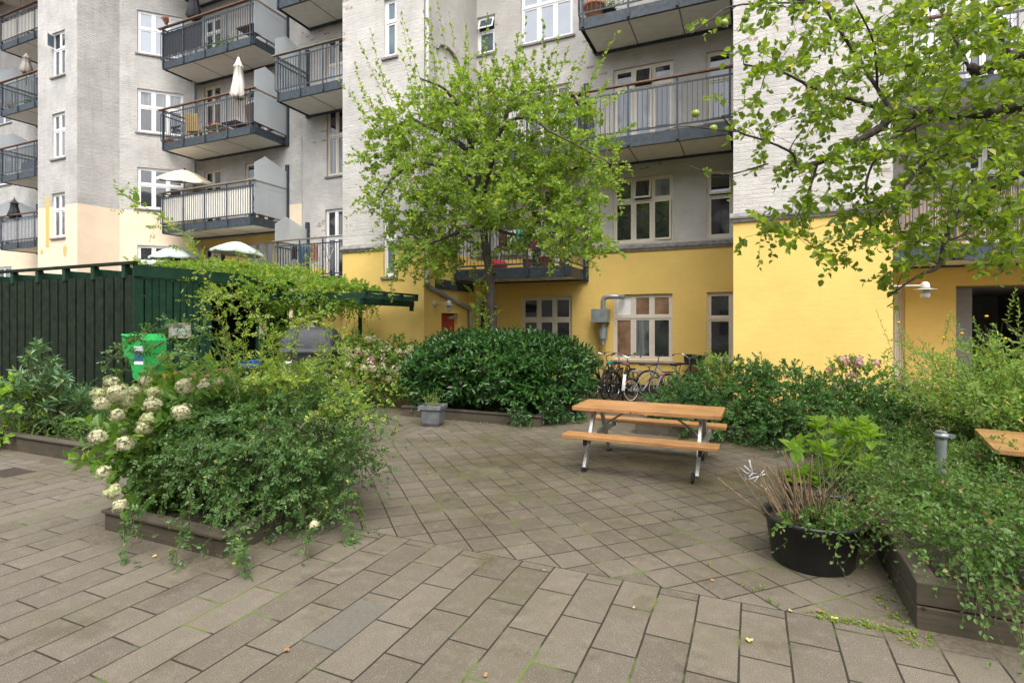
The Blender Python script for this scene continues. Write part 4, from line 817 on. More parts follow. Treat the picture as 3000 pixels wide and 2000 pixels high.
# white reflective end piece of the green bicycle's mudguard
e = bpy.data.objects['bicycle.003']; g = MB(); rr_ = .34 + .024
for j in range(6): 
    a, b_ = R(118 + j * 11), R(129 + j * 11); P = lambda q, yy: (-.34 * 1.55 + rr_ * math.cos(q), yy, .34 + rr_ * math.sin(q)); g.add([P(a, -.034), P(b_, -.034), P(b_, .034), P(a, .034)], [(0, 1, 2, 3)])
g.build('white_mudguard_end', M['lamp'], e)
# ---------------------------------------------------------------- parasols
def closed_parasol(x, y_top, y_bot, Y, mat, label, pole=.5, group='closed parasols on the balconies'):
    t, b_ = PY(x, y_top, Y), PY(x, y_bot, Y); H = t[2] - b_[2]; e = empty('parasol', label, 'parasol', (t[0], Y, b_[2] - pole), 0, group); m_ = MB()
    n = 24; lv = [(0, 1), (.03, .97), (.09, .80), (.135, .76), (.10, .74), (.14, .4), (.21, .06), (.15, .0), (.05, .12)]
    vs = []
    for r_, z in lv:
        for j in range(n): a = 2 * PI * j / n; k_ = 1 + .28 * math.cos(8 * a) * (z < .9); vs.append((r_ * k_ * math.cos(a), r_ * k_ * math.sin(a), pole + z * H + (.04 * math.cos(8 * a) if z < .1 else 0)))
    m_.add(vs, [((i + 1) * n + j, (i + 1) * n + (j + 1) % n, i * n + (j + 1) % n, i * n + j) for i in range(len(lv) - 1) for j in range(n)], sm=True); m_.build('canopy', mat, e)
    m_ = MB(); m_.tube([(0, 0, 0), (0, 0, pole + H * .98)], .016, 8); m_.build('pole', M['rail'], e); m_ = MB(); m_.lathe([(0, .08), (.03, .05), (.02, .0)], 10, (0, 0, pole + H - .02)); m_.build('finial', M['rail'], e)
def open_parasol(x, y, Y, r_, mat, label, tilt=(0, 0), H=2.0, dome=.38, ribs=8, stripes=None):
    t = PY(x, y, Y); e = empty('parasol', label, 'parasol', (t[0], Y, t[2] - H), 0, 'open parasols'); m_ = MB(); n = ribs * 4; lv = 9; vs = []
    Mx = Matrix.Rotation(R(tilt[0]), 3, 'X') @ Matrix.Rotation(R(tilt[1]), 3, 'Y')
    for i in range(lv + 1):
        s = i / lv; rr_ = r_ * s; z = -dome * (s ** 1.55)
        for j in range(n): a = 2 * PI * j / n; sag = 1 - .055 * abs(math.sin(ribs * a / 2)) * s; q = Mx @ Vector((rr_ * math.cos(a) * sag, rr_ * math.sin(a) * sag, z - .03 * s * abs(math.sin(ribs * a / 2)))); vs.append((q.x, q.y, q.z + H))
    fs = [((i + 1) * n + j, (i + 1) * n + (j + 1) % n, i * n + (j + 1) % n, i * n + j) for i in range(lv) for j in range(n)]
    for i in range(lv):
        m_.add([], [], 0)
    o_ = len(m_.v); m_.v.extend(vs)
    for i, f_ in enumerate(fs): m_.f.append([q + o_ for q in f_]); m_.m.append(1 if stripes and (i // n) in stripes else 0); m_.s.append(False)
    # hem hanging down
    e1 = vs[-n:]; e2 = [(q[0], q[1], q[2] - .06) for q in e1]; m_.add(e1 + e2, [(j, n + j, n + (j + 1) % n, (j + 1) % n) for j in range(n)], 0)
    m_.build('canopy', [mat, M['stripe']] if stripes else [mat], e)
    m_ = MB()
    for j in range(ribs): a = 2 * PI * j / ribs; p_ = [Mx @ Vector((r_ * s * math.cos(a), r_ * s * math.sin(a), -dome * (s ** 1.55) - .012)) for s in (.1, .4, .7, .98)]; m_.tube([(q.x, q.y, q.z + H) for q in p_], .006, 5)
    m_.build('ribs', M['galv'], e); m_ = MB(); m_.tube([(0, 0, 0), (0, 0, H + .02)], .018, 8); m_.build('pole', M['galv'], e); m_ = MB(); m_.lathe([(0, .07), (.025, .06), (.03, .02), (.015, 0), (.04, 0)], 10, (0, 0, H)); m_.build('finial', M['rubber'], e)
def cloth(name, c):
    m = simple(name, c, .95, var=.05); return m
M['stripe'] = simple('yellow_stripe_canvas', (.78, .55, .25), .9, var=.05); M['clothw'] = simple('off_white_canvas', (.72, .68, .60), .9, var=.04)
closed_parasol(699, 166, 290, 12.38, M['clothw'], 'closed cream parasol on a wooden pole at the rail of the left middle balcony', .55)
closed_parasol(568, -40, 58, 12.7, M['clothblack'], 'closed black parasol on the upper left balcony')
closed_parasol(78, 156, 216, 12.6, simple('beige_canvas', (.4, .36, .31), .9), 'closed beige parasol on a far left balcony')
closed_parasol(42, 582, 640, 12.6, M['clothblack'], 'closed black parasol on the lowest far left balcony')
open_parasol(541, 498, 12.9, .88, M['clothw'], 'open parasol with cream and yellow stripes over the white-screened balcony', (6, 8), 1.9, .36, 8, (2, 5, 7))
open_parasol(509, 723, 12.9, .80, M['clothgreen'], 'open pale green parasol, left of the two above the shed', (2, 0), 1.9, .36)
open_parasol(698, 708, 12.6, .80, M['clothgreen'], 'open pale green parasol, right of the two above the shed', (-4, 3), 1.9, .34)
open_parasol(60, -32, 12.9, 1.2, M['clothw'], 'open cream parasol at the top left corner', (0, 0), 1.5, .3)
# ---------------------------------------------------------------- screens and things on the balconies
def screen(X0, X1, Y, z0, z1, mat, label, wav=.004, name='balcony_screen', slats=False, cat='balcony screen'):
    m_ = MB(); n = int((X1 - X0) / .05)
    if slats:
        for i in range(int((X1 - X0) / .022)):
            x = X0 + i * .022; m_.tube([(x, Y + random.uniform(-.004, .004), z0 + random.uniform(-.02, .02)), (x, Y, z1 + random.uniform(-.05, .03))], random.uniform(.006, .010), 5, m=i % 3, caps=False)
    else:
        ys = [Y + wav * math.sin(i * 1.9) + random.uniform(-.004, .004) for i in range(n + 1)]; nz = 8; xs_ = [X0 + (X1 - X0) * i / n for i in range(n + 1)]
        vs = [(xs_[i], ys[i] + .004 * math.sin(j * 1.3 + i), z0 + (z1 - z0) * j / nz + (.012 * math.sin(i * .9) if j in (0, nz) else 0)) for j in range(nz + 1) for i in range(n + 1)]
        m_.add(vs, [(j * (n + 1) + i, j * (n + 1) + i + 1, (j + 1) * (n + 1) + i + 1, (j + 1) * (n + 1) + i) for j in range(nz) for i in range(n)], sm=True)
    o = m_.build(name, mat); tag(o, label, cat, 'screens tied to balcony railings'); return o
screen(-18.93, -16.95, 12.52, 10.72 + .42, 10.72 + 1.25, M['clothblack'], 'black fabric screen on the left half of the upper left balcony')
screen(-19.0, -14.55, 12.50, 4.95 + .36, 4.95 + 1.25, M['clothw'], 'crumpled white fabric screen along the lowest left balcony')
screen(-29.5, -24.3, 12.52, 13.54 + .4, 13.54 + 1.15, M['clothw'], 'white screen on the topmost far left balcony')
screen(-29.5, -24.3, 12.52, 4.95 + .4, 4.95 + 1.2, simple('grey_screen_cloth', (.5, .5, .5), .9), 'grey cloth screen on the lowest far left balcony')
bm_ = [simple('bamboo_%s' % 'abc'[i], c, .7) for i, c in enumerate(((.36, .24, .15), (.22, .14, .09), (.42, .31, .21)))]
screen(XB1 + .1, 7.4, 11.96, 2.93 + .36, 2.93 + 1.32, bm_, 'brown bamboo screen on the balcony right of the yellow block', slats=True, name='bamboo_screen')
def chair(loc, rz, c, label, woven=True, s=1.0):
    e = empty('balcony_chair', label, 'chair', loc, rz, 'balcony furniture'); m_ = simple('chair_weave', c, .8, var=.3, scale=60, bump=.5)
    b = MB(); b.box(-.24 * s, .24 * s, -.24, .24, .40, .44); b.build('seat', m_, e, bevel=.01)
    b = MB(); b.obox((0, .27, .70), (.24 * s, 0, 0), (0, .012, 0), (0, .05, .27)); b.build('backrest', m_, e, bevel=.01)
    for x in (-.22, .22):
        for y in (-.22, .22): b = MB(); b.box(x * s - .015, x * s + .015, y - .015, y + .015, 0, .40); b.build('leg', m_, e)
    return e
def small_table(loc, c, label, w=.35, h=.7):
    e = empty('balcony_table', label, 'table', loc, 0, 'balcony furniture'); m_ = simple('table_wood', c, .6); b = MB(); b.box(-w, w, -w * .8, w * .8, h - .03, h); b.build('tabletop', m_, e)
    for x in (-1, 1):
        for y in (-1, 1): b = MB(); b.box(x * (w - .04) - .015, x * (w - .04) + .015, y * (w * .8 - .04) - .015, y * (w * .8 - .04) + .015, 0, h - .03); b.build('leg', m_, e)
chair((-15.2, 13.3, 8.14), R(170), (.16, .09, .07), 'dark brown wicker chair at the right end of the left middle balcony', s=1.3)
small_table((-16.2, 13.2, 8.14), (.10, .04, .03), 'dark brown table beside the wicker chair on the left middle balcony', .35, .5)
chair((-18.0, 13.1, 8.14), R(200), (.45, .32, .15), 'yellow wicker chair at the left end of the left middle balcony')
small_table((-17.2, 13.3, 8.14), (.55, .45, .3), 'pale table between the two wicker chairs', .4, .55)
small_table((-15.5, 13.3, 11.0), (.10, .04, .03), 'dark red-brown plant table on the upper left balcony', .4, .75)
b = MB(); b.box(-28.9, -27.9, 12.9, 13.5, 8.1, 8.75); tag(b.build('storage_box', simple('grey_storage_box', (.10, .12, .14), .5), bevel=.02), 'grey storage box on a far left balcony', 'box')
b = MB(); b.box(-27.2, -25.8, 12.9, 13.4, 8.1, 8.7); tag(b.build('wooden_chest', wood('chest_wood', (.28, .13, .06), (.36, .18, .09))), 'orange-brown wooden chest on a far left balcony', 'chest')
def laundry(loc, w, cols, label):
    e = empty('drying_rack', label, 'drying rack', loc, 0, 'drying racks with laundry'); b = MB()
    for x in (-w / 2, w / 2): b.tube([(x, -.3, 0), (x, .25, 1.0)], .01, 6); b.tube([(x, .3, 0), (x, -.25, 1.0)], .01, 6)
    for i in range(6): y = -.25 + i * .1; b.tube([(-w / 2, y, 1.0), (w / 2, y, 1.0)], .005, 5)
    b.build('rack_frame', M['lamp'], e); rr_ = random.Random(int(w * 100)); x = -w / 2 + .05
    for i, c in enumerate(cols):
        ww = rr_.uniform(.18, .3); hh = rr_.uniform(.35, .6); m_ = MB(); n = 7; y = -.25 + .1 * (i % 4); vs = [(x + ww * k / n, y + .02 * math.sin(k * 1.7 + i), 1.01 - hh * j / 5 + .02 * math.sin(k + j)) for j in range(6) for k in range(n + 1)]
        m_.add(vs, [(j * (n + 1) + k, j * (n + 1) + k + 1, (j + 1) * (n + 1) + k + 1, (j + 1) * (n + 1) + k) for j in range(5) for k in range(n)], sm=True); m_.build('garment', simple('laundry_cloth', c, .9), e); x += ww * .8
laundry((-12.5, 12.95, 3.2), 1.3, [(.02, .02, .025), (.06, .12, .2), (.05, .1, .17), (.6, .6, .6), (.4, .18, .15)], 'drying rack with jeans and dark clothes on the lower middle balcony')
laundry((-5.4, 13.0, 3.2), 1.3, [(.1, .02, .03), (.5, .5, .5), (.0, .4, .45), (.0, .35, .4), (.2, .02, .08)], 'drying rack with turquoise and dark red cloth behind the apple tree')
b = MB(); b.lathe([(0, 0), (.16, 0), (.24, .12), (.2, .22), (.08, .27), (0, .28)], 14, sx=1.1); o = b.build('red_bag', simple('red_bag_cloth', (.4, .02, .03), .8)); o.location = (-6.05, 12.8, 3.19); tag(o, 'red bag on the floor of the balcony behind the apple tree', 'bag')
# litter of leaves on the paving, each lying on its own
def fallen(px, py, s, mt, label):
    p = PZ(px, py, 0); rr_ = random.Random(px); m_ = MB(); n = 9
    vs = [(0, 0, .012)] + [(s * math.cos(2 * PI * i / n) * rr_.uniform(.7, 1.1), s * .75 * math.sin(2 * PI * i / n) * rr_.uniform(.7, 1.1), .004 + rr_.uniform(0, .014)) for i in range(n)]
    m_.add(vs, [(0, 1 + i, 1 + (i + 1) % n) for i in range(n)]); o = m_.build('fallen_leaf', M[mt]); o.location = (p[0], p[1], 0.003); o.rotation_euler = (0, 0, rr_.uniform(0, 6)); tag(o, label, 'leaf', 'fallen leaves on the paving')
for a in ((840, 1908, .022, 'redleaf', 'orange fallen leaf beside the dark paving slab in the left foreground'), (2196, 1880, .024, 'yelleaf', 'pale yellow fallen leaf on the paving in the right foreground'), (1422, 1983, .018, 'redleaf', 'reddish brown fallen leaf at the bottom edge of the paving'), (1856, 1784, .012, 'yelleaf', 'small yellow fallen leaf on the middle foreground slabs'),
          (2087, 1703, .016, 'redleaf', 'orange fallen leaf on the square slabs left of the black tub'), (2403, 1795, .03, 'redleaf', 'crumpled brown fallen leaf below the black tub'), (2445, 1815, .022, 'yelleaf', 'orange-yellow fallen leaf by the corner of the right planter'), (1258, 1386, .022, 'redleaf', 'light brown fallen leaf on the square slabs in the middle'),
          (1549, 1315, .022, 'redleaf', 'brown fallen leaf on the mossy paving in front of the hedge'), (1595, 1674, .012, 'yelleaf', 'small yellow fallen leaf where the two paving patterns meet'), (453, 1632, .018, 'yelleaf', 'pale yellow fallen leaf by the left planter frame'), (2315, 1793, .016, 'yelleaf', 'yellow fallen leaf in the mossy joint below the black tub')): fallen(*a)
gl = MB(); p = PZ(28, 1384, 0); gl.box(-.22, .22, -.16, .16, 0, .006)
for i in range(7): gl.box(-.19 + i * .06, -.16 + i * .06, -.13, .13, .0061, .012)
o = gl.build('drain_grate', simple('rusty_iron', (.06, .045, .035), .8)); o.location = (p[0], p[1], 0); tag(o, 'rusty drain grate in the paving at the left edge', 'drain')
dk = slab.build('paving_slab', simple('dark_replacement_slab', (.115, .105, .085), .7, var=.15, scale=60, bump=.3)); kind(dk, 'structure')
# ---------------------------------------------------------------- foliage
def leafmat(name, c1, c2, c3, f3=.06, rough=.45, tr=.4, trc=None, spec=.4, clump=1.5):
    m = NT(name); g = m.n('NewGeometry'); rnd = g.outputs['Random Per Island']; nz = m.noise(g.outputs['Position'], clump, 3, .6)
    mixf = m.math('ADD', m.math('MULTIPLY', rnd, .6), m.math('MULTIPLY', m.ramp(nz, [(.35, 0.0), (.65, 1.0)]), .4))
    col = m.mix(mixf, c1, c2); r2 = m.math('FRACT', m.math('MULTIPLY', rnd, 37.7)); col = m.mix(m.math('LESS_THAN', r2, f3), col, c3)
    m.col(col); m.set('Roughness', rough); m.set('Specular IOR Level', spec); t = m.n('BsdfTranslucent'); k = m.mix(1.0, col, trc or (1.9, 1.8, .8), 'MULTIPLY'); m.l(k, t.inputs[0])
    mx = m.n('MixShader'); mx.inputs[0].default_value = tr; m.l(m.b.outputs[0], mx.inputs[1]); m.l(t.outputs[0], mx.inputs[2]); m.l(mx.outputs[0], m.out.inputs[0]); return m.mat
M['apple'] = leafmat('apple_leaves', (.11, .195, .028), (.27, .38, .065), (.40, .40, .08), .03, tr=.5)
M['applenear'] = leafmat('near_apple_leaves', (.06, .115, .016), (.21, .30, .035), (.34, .34, .06), .02, tr=.5, clump=3)
M['laurel'] = leafmat('laurel_leaves', (.018, .066, .012), (.05, .145, .026), (.10, .2, .03), .06, .36, .18, spec=.5)
M['rose'] = leafmat('rose_leaves', (.045, .115, .032), (.11, .20, .05), (.36, .34, .06), .015, .34, .34, clump=2.5)
M['rosetop'] = leafmat('young_rose_leaves', (.14, .24, .04), (.25, .35, .06), (.46, .42, .08), .07, .45, .45)
M['hyd'] = leafmat('hydrangea_leaves', (.07, .16, .03), (.15, .26, .04), (.26, .34, .05), .08, .5, .4)
M['hydlight'] = leafmat('light_hydrangea_leaves', (.15, .30, .035), (.28, .42, .06), (.4, .42, .1), .05, .5, .5)
M['shrub'] = leafmat('dark_shrub_leaves', (.03, .10, .026), (.08, .175, .04), (.2, .26, .05), .04, .38, .3, clump=2.2)
M['kerria'] = leafmat('narrow_light_leaves', (.13, .24, .05), (.24, .35, .09), (.36, .40, .09), .05, .5, .45)
M['cover'] = leafmat('ground_cover_leaves', (.055, .135, .03), (.14, .24, .05), (.30, .22, .10), .03, .45, .36, clump=2)
M['vine'] = leafmat('vine_leaves', (.10, .21, .03), (.24, .36, .05), (.40, .40, .07), .05, .45, .45)
M['rhodo'] = leafmat('whorled_shrub_leaves', (.05, .13, .05), (.13, .22, .10), (.24, .3, .1), .03, .35, .2, spec=.6)
M['creamf'] = leafmat('cream_florets', (.46, .46, .27), (.62, .60, .40), (.56, .44, .33), .08, .7, .3, (1.05, 1.05, .95), clump=6)
M['greenf'] = leafmat('greenish_cream_florets', (.36, .42, .17), (.58, .57, .33), (.56, .42, .32), .06, .7, .3, (1.05, 1.05, .95), clump=6)
M['pinkf'] = leafmat('dusky_pink_florets', (.50, .26, .25), (.62, .42, .38), (.4, .12, .18), .15, .7, .3, (1.05, 1, 1), clump=6)
M['bark'] = simple('apple_bark', (.055, .046, .037), .95, var=.45, scale=22, bump=1)
M['barkdark'] = simple('dark_bark', (.05, .04, .032), .95, var=.5, scale=30, bump=1)
M['stem'] = simple('green_brown_stems', (.10, .11, .04), .8, var=.3)
M['stick'] = simple('cut_brown_stems', (.17, .115, .062), .85, var=.35, scale=30, bump=.4)
UP = V((0, 0, 1))
def rv(n, s=1.0): return rng.normal(size=(n, 3)) * s
class Plant:
    def __init__(s): s.L = {}; s.S = []
    def leaves(s, key, b, d, n, L, W, fold=.3, droop=.25):
        s.L.setdefault(key, []).append((b, nrm(d), n, np.broadcast_to(L, (len(b),)), np.broadcast_to(W, (len(b),)), fold, droop))
    def stems(s, P, r0, r1):     # P (S,K,3)
        s.S.append((np.asarray(P, float), r0, r1))
    def shoots(s, key, st, d, ln, K, L, W, droop=.2, ang=60, comp=0, stem=.004, t0=.12, up=.25, jit=.25, taper=.3, grow=1.0, nb=.5):
        n = len(st); d = nrm(d); ln = np.broadcast_to(ln, (n,)); t = np.linspace(t0, 1, K)[None, :] + rng.uniform(-.5, .5, (n, K)) / K * .6
        t = np.clip(t, 0.02, 1.02); T = t[..., None]; l = ln[:, None, None]; bend = nrm(rv(n)) * .12
        pos = st[:, None] + d[:, None] * l * T + bend[:, None] * l * T ** 2 - UP * droop * l * T ** 2
        tan = nrm(d[:, None] + 2 * bend[:, None] * T - 2 * UP * droop * T)
        a = nrm(np.cross(tan, UP + .01)); b = np.cross(tan, a); ph = (np.arange(K) * 2.4)[None, :] + rng.uniform(0, 6.28, (n, 1)) + rng.uniform(-.5, .5, (n, K))
        side = a * np.cos(ph)[..., None] + b * np.sin(ph)[..., None]; al = R(ang) * (1 - .5 * t ** 2) + rng.normal(size=(n, K)) * jit
        ld = nrm(tan * np.cos(al)[..., None] + side * np.sin(al)[..., None] + UP * up)
        nn = nrm(UP * (1 - nb) + side * -.25 + tan * .35 + rng.normal(size=(n, K, 3)) * nb)
        sc_ = (1 - taper * t) * rng.uniform(.7, 1.15, (n, K)) * grow; P = pos.reshape(-1, 3); D = ld.reshape(-1, 3); N = nn.reshape(-1, 3); S_ = sc_.reshape(-1)
        if comp:
            w = nrm(np.cross(D, N)); rl = L * comp * .85 * S_; q = P + D * (rl * 1.0)[:, None]; s.leaves(key, q, D, N, L * S_, W * S_)
            for k in range(comp):
                f = (.25 + .75 * k / comp); q = P + D * (rl * f)[:, None]
                for sg in (-1, 1): s.leaves(key, q, nrm(D * .55 + w * sg * .85), N, L * S_ * .9, W * S_ * .9)
        else: s.leaves(key, P, D, N, L * S_, W * S_)
        if stem:
            tt = np.linspace(0, 1, 5)[None, :, None]; s.stems(st[:, None] + d[:, None] * l * tt + bend[:, None] * l * tt ** 2 - UP * droop * l * tt ** 2, stem, stem * .35)
    def build(s, parent, names=None, stemmat='stem', stemname='stems'):
        out = []
        for key, lst in s.L.items():
            vs = []
            for b, d, n, L, W, fold, droop in lst:
                w = nrm(np.cross(d, n)); nn = np.cross(w, d); L = L[:, None]; W = W[:, None] / 2
                v = np.stack([b, b + d * L * .30 + w * W * .95 + nn * W * fold, b + d * L * .70 + w * W * .80 + nn * (W * fold - L * droop * .25), b + d * L - nn * L * droop * .6, b + d * L * .70 - w * W * .80 + nn * (W * fold - L * droop * .25), b + d * L * .30 - w * W * .95 + nn * W * fold], 1); vs.append(v.reshape(-1, 3))
            V_ = np.concatenate(vs); n_ = len(V_) // 6; o = np.arange(n_)[:, None] * 6; F = np.concatenate([o + np.array([[0, 3, 2, 1]]), o + np.array([[0, 5, 4, 3]])], 0)
            out.append(fastmesh((names or {}).get(key, 'foliage'), V_, F, M[key], parent))
        if s.S:
            vs, fs, off = [], [], 0
            for P, r0, r1 in s.S:
                S, K, _ = P.shape; t = np.gradient(P, axis=1); t = nrm(t); a = nrm(np.cross(t, np.array([.31, .52, .79]))); b = np.cross(t, a); r0_ = np.broadcast_to(r0, (S,)); r1_ = np.broadcast_to(r1, (S,)); rr_ = r0_[:, None] + (r1_ - r0_)[:, None] * np.linspace(0, 1, K)[None]
                ring = np.stack([P + (a * math.cos(q) + b * math.sin(q)) * rr_[..., None] for q in (0, 2.09, 4.19)], 2); vs.append(ring.reshape(-1, 3)); idx = off + np.arange(S * K * 3).reshape(S, K, 3)
                for j in range(3): fs.append(np.stack([idx[:, :-1, j], idx[:, :-1, (j + 1) % 3], idx[:, 1:, (j + 1) % 3], idx[:, 1:, j]], -1).reshape(-1, 4))
                off += S * K * 3
            out.append(fastmesh(stemname, np.concatenate(vs), np.concatenate(fs), M[stemmat], parent, True))
        return out
def blob_pts(ells, n, lo=.7, hi=1.0, lump=.12, zmin=-9):
    ells = [tuple(e) + (2.0,) * (7 - len(e)) for e in ells]; area = np.array([(e[3] * e[4] + e[3] * e[5] + e[4] * e[5]) for e in ells]); area = area / area.sum(); P, N = [], []
    for e, a in zip(ells, area):
        m = int(n * a * 1.5) + 8; u = nrm(rv(m)); p = e[6]; t = 1 / (np.abs(u) ** p).sum(1) ** (1 / p); q = u * t[:, None]; s_ = rng.uniform(lo ** 2, hi ** 2, m) ** .5
        r = np.array(e[3:6]); x = np.array(e[:3]) + q * r * s_[:, None] * (1 + lump * (np.sin(u[:, :1] * 7 + e[0] * 3) + np.sin(u[:, 1:2] * 9 + e[1]) + np.sin(u[:, 2:] * 8)))
        nn_ = nrm(np.sign(q) * np.abs(q) ** (p - 1) / r); ok = x[:, 2] > zmin
        for e2 in ells:
            if e2 is e: continue
            f = ((np.abs((x - np.array(e2[:3])) / np.array(e2[3:6]))) ** e2[6]).sum(1); ok &= f > lo ** e2[6] * .8
        P.append(x[ok]); N.append(nn_[ok])
    P, N = np.concatenate(P), np.concatenate(N); k = rng.permutation(len(P))[:n]; return P[k], N[k]
def head(parent, key, c, r, n=110, name='flower_head', fs=.34):
    u = nrm(rv(n)); u[:, 2] += .15; u = nrm(u); ph_ = rng.uniform(0, 6, 3); p = c + u * r * np.array([1, 1, .9]) * (1 + .13 * np.sin(u * 5 + ph_).sum(1, keepdims=True)) * rng.uniform(.72, 1.08, (n, 1)); t = nrm(np.cross(u, rv(n))); b = np.cross(u, t); s = r * fs
    vs, fs_ = [], []; k = 0; V_ = np.zeros((n, 9, 3)); V_[:, 0] = p
    for j in range(4):
        a0 = j * PI / 2; d = t * math.cos(a0) + b * math.sin(a0); e = t * math.cos(a0 + PI / 4) + b * math.sin(a0 + PI / 4); lift = u * rng.uniform(-.1, .35, (n, 1)) * s; V_[:, 1 + 2 * j] = p + d * s * .45; V_[:, 2 + 2 * j] = p + e * s + lift
    o = np.arange(n)[:, None] * 9; F = np.concatenate([o + np.array([[0, 1 + 2 * j, 2 + 2 * j, 1 + 2 * ((j + 1) % 4)]]) for j in range(4)], 0)
    return fastmesh(name, V_.reshape(-1, 3), F, M[key], parent)
def plant_root(name, label, cat, loc, group=None):
    e = empty(name, label, cat, (0, 0, 0), 0, group); return e
# ---- branching helper: limbs (polylines with radii) then targets joined to the nearest node
class Tree:
    def __init__(s): s.nodes = []; s.rad = []; s.tw = []
    def limb(s, mb, pts, r0, r1, n=10):
        pts = [V(p) for p in pts]; out = []      # Catmull-Rom
        for i in range(len(pts) - 1):
            a, b, c, d = pts[max(i - 1, 0)], pts[i], pts[i + 1], pts[min(i + 2, len(pts) - 1)]
            for t in np.linspace(0, 1, 6, endpoint=False): out.append(.5 * (2 * b + (c - a) * t + (2 * a - 5 * b + 4 * c - d) * t * t + (3 * b - a - 3 * c + d) * t ** 3))
        out.append(pts[-1]); k = len(out); rs = [(r0 + (r1 - r0) * i / (k - 1)) * random.uniform(.88, 1.14) for i in range(k)]; out = [p + V(rng.normal(size=3)) * r * .15 for p, r in zip(out, rs)]
        mb.tube(out, rs, n); s.nodes += out; s.rad += rs
    def grow(s, targets, pull=.12, step=4, sag=0.0, rmul=.5, rmin=.004):
        N = np.array(s.nodes); Rr = np.array(s.rad); c0 = N[0]; targets = targets[np.argsort([np.min(np.linalg.norm(N - t, axis=1)) for t in targets])]; P = []; r_ = []; ends = []; dirs = []
        for t in targets:
            dl = np.linalg.norm(N - t, axis=1); i = int(np.argmin(dl + .0)); a = N[i]; L = dl[i]; off = V(rng.normal(size=3)) * L * pull - UP * sag * L; ts = np.linspace(0, 1, step + 1)[:, None]; pl = a + (t - a) * ts + off * (ts * (1 - ts) * 4) * .5
            r0 = max(rmin, min(Rr[i] * .7, .006 + L * .012) * 1.0); P.append(pl); r_.append(r0); N = np.vstack([N, pl[1:]]); Rr = np.concatenate([Rr, np.linspace(r0 * .9, rmin * .8, step)]); ends.append(t); dirs.append(nrm(pl[-1] - pl[-2]))
        s.P = np.array(P); s.r = np.array(r_); return np.array(ends), np.array(dirs)
# ---- apple tree in the middle
YT = 10.0
def pt(x, y, dy=0): return PY(x, y, YT + dy)
t_ = plant_root('apple_tree', 'bright green apple tree growing out of the laurel hedge, with small apples', 'tree', (0, 0, 0)); tb = MB(); T = Tree()
T.limb(tb, [pt(1449, 1200), pt(1446, 1050), pt(1440, 930), pt(1436, 830), pt(1424, 740), pt(1413, 650)], .10, .08, 14)
for px_, py_, r_ in ((1452, 800, .07), (1462, 900, .06), (1424, 862, .07), (1428, 930, .06), (1440, 785, .06), (1415, 640, .07)):   # burrs
    r_ *= .72; c = pt((px_ - 1440) * .6 + 1440, py_, -.04); tb.lathe([(0, -r_), (r_ * .7, -r_ * .7), (r_, 0), (r_ * .7, r_ * .7), (0, r_)], 8, c, sx=1.1, sy=.8)
T.limb(tb, [pt(1413, 650), pt(1402, 560, .1), pt(1385, 450, .2), pt(1365, 370, .1), pt(1350, 320, 0)], .07, .04)
T.limb(tb, [pt(1408, 600), pt(1440, 480, -.3), pt(1470, 380, -.5), pt(1520, 345, -.7), pt(1570, 355, -.8), pt(1612, 388, -.9)], .05, .022)
T.limb(tb, [pt(1402, 560, .1), pt(1330, 500, -.2), pt(1230, 478, -.5), pt(1160, 510, -.8), pt(1110, 585, -1)], .05, .02)
T.limb(tb, [pt(1385, 450, .2), pt(1300, 390, .3), pt(1240, 365, .5), pt(1190, 340, .7)], .06, .03)
T.limb(tb, [pt(1413, 650), pt(1500, 640, .3), pt(1590, 590, .6), pt(1680, 560, .8)], .045, .02)
T.limb(tb, [pt(1415, 660), pt(1520, 690, -.4), pt(1620, 680, -.8), pt(1720, 705, -1.1)], .035, .012)
T.limb(tb, [pt(1412, 650), pt(1320, 690, -.4), pt(1250, 720, -.7), pt(1190, 770, -.9)], .04, .015)
T.limb(tb, [pt(1470, 380, -.5), pt(1500, 300, 0), pt(1560, 260, .4)], .05, .02); T.limb(tb, [pt(1612, 388, -.9), pt(1700, 430, -.9), pt(1790, 480, -1)], .02, .01)
T.limb(tb, [pt(1350, 320, 0), pt(1300, 260, -.3), pt(1230, 230, -.5)], .04, .015)
tb.build('trunk', M['bark'], t_)
zz = 11.0 / FPX
ell = [(1280, 400, 0, 200, 150), (1560, 400, 0, 215, 145), (1420, 300, 0, 230, 110), (1190, 590, -.4, 130, 140), (1330, 650, 0, 190, 140), (1560, 640, -.2, 190, 120), (1700, 500, -.3, 120, 130), (1690, 700, -.8, 110, 70), (1250, 760, -.5, 110, 75), (1130, 420, -.3, 100, 110), (1420, 520, -.7, 230, 160)]
E3 = []
for x, y, dy, rx, ry in ell: c = pt(x, y, dy); E3.append((c[0], c[1], c[2], rx * zz, min(1.25, rx * zz * .85), ry * zz))
tg, _ = blob_pts(E3, 860, .35, 1.0, .14); ends, dirs = T.grow(tg, .16, 4, .05, rmin=.005)
P_ = Plant(); P_.stems(T.P, T.r, .004)
k = len(ends); od = nrm(dirs + rv(k, .5) + UP * .25); P_.shoots('apple', ends, od, rng.uniform(.18, .42, k), 13, .098, .074, droop=.25, ang=65, stem=.004)
P_.shoots('apple', ends, nrm(rv(k) + UP * .1), rng.uniform(.15, .35, k), 11, .092, .070, droop=.3, ang=70, stem=.004)
mid = T.P[:, 2]; P_.shoots('apple', mid, nrm(rv(k) + UP * .3), rng.uniform(.12, .3, k), 9, .086, .066, droop=.2, ang=70, stem=.003)
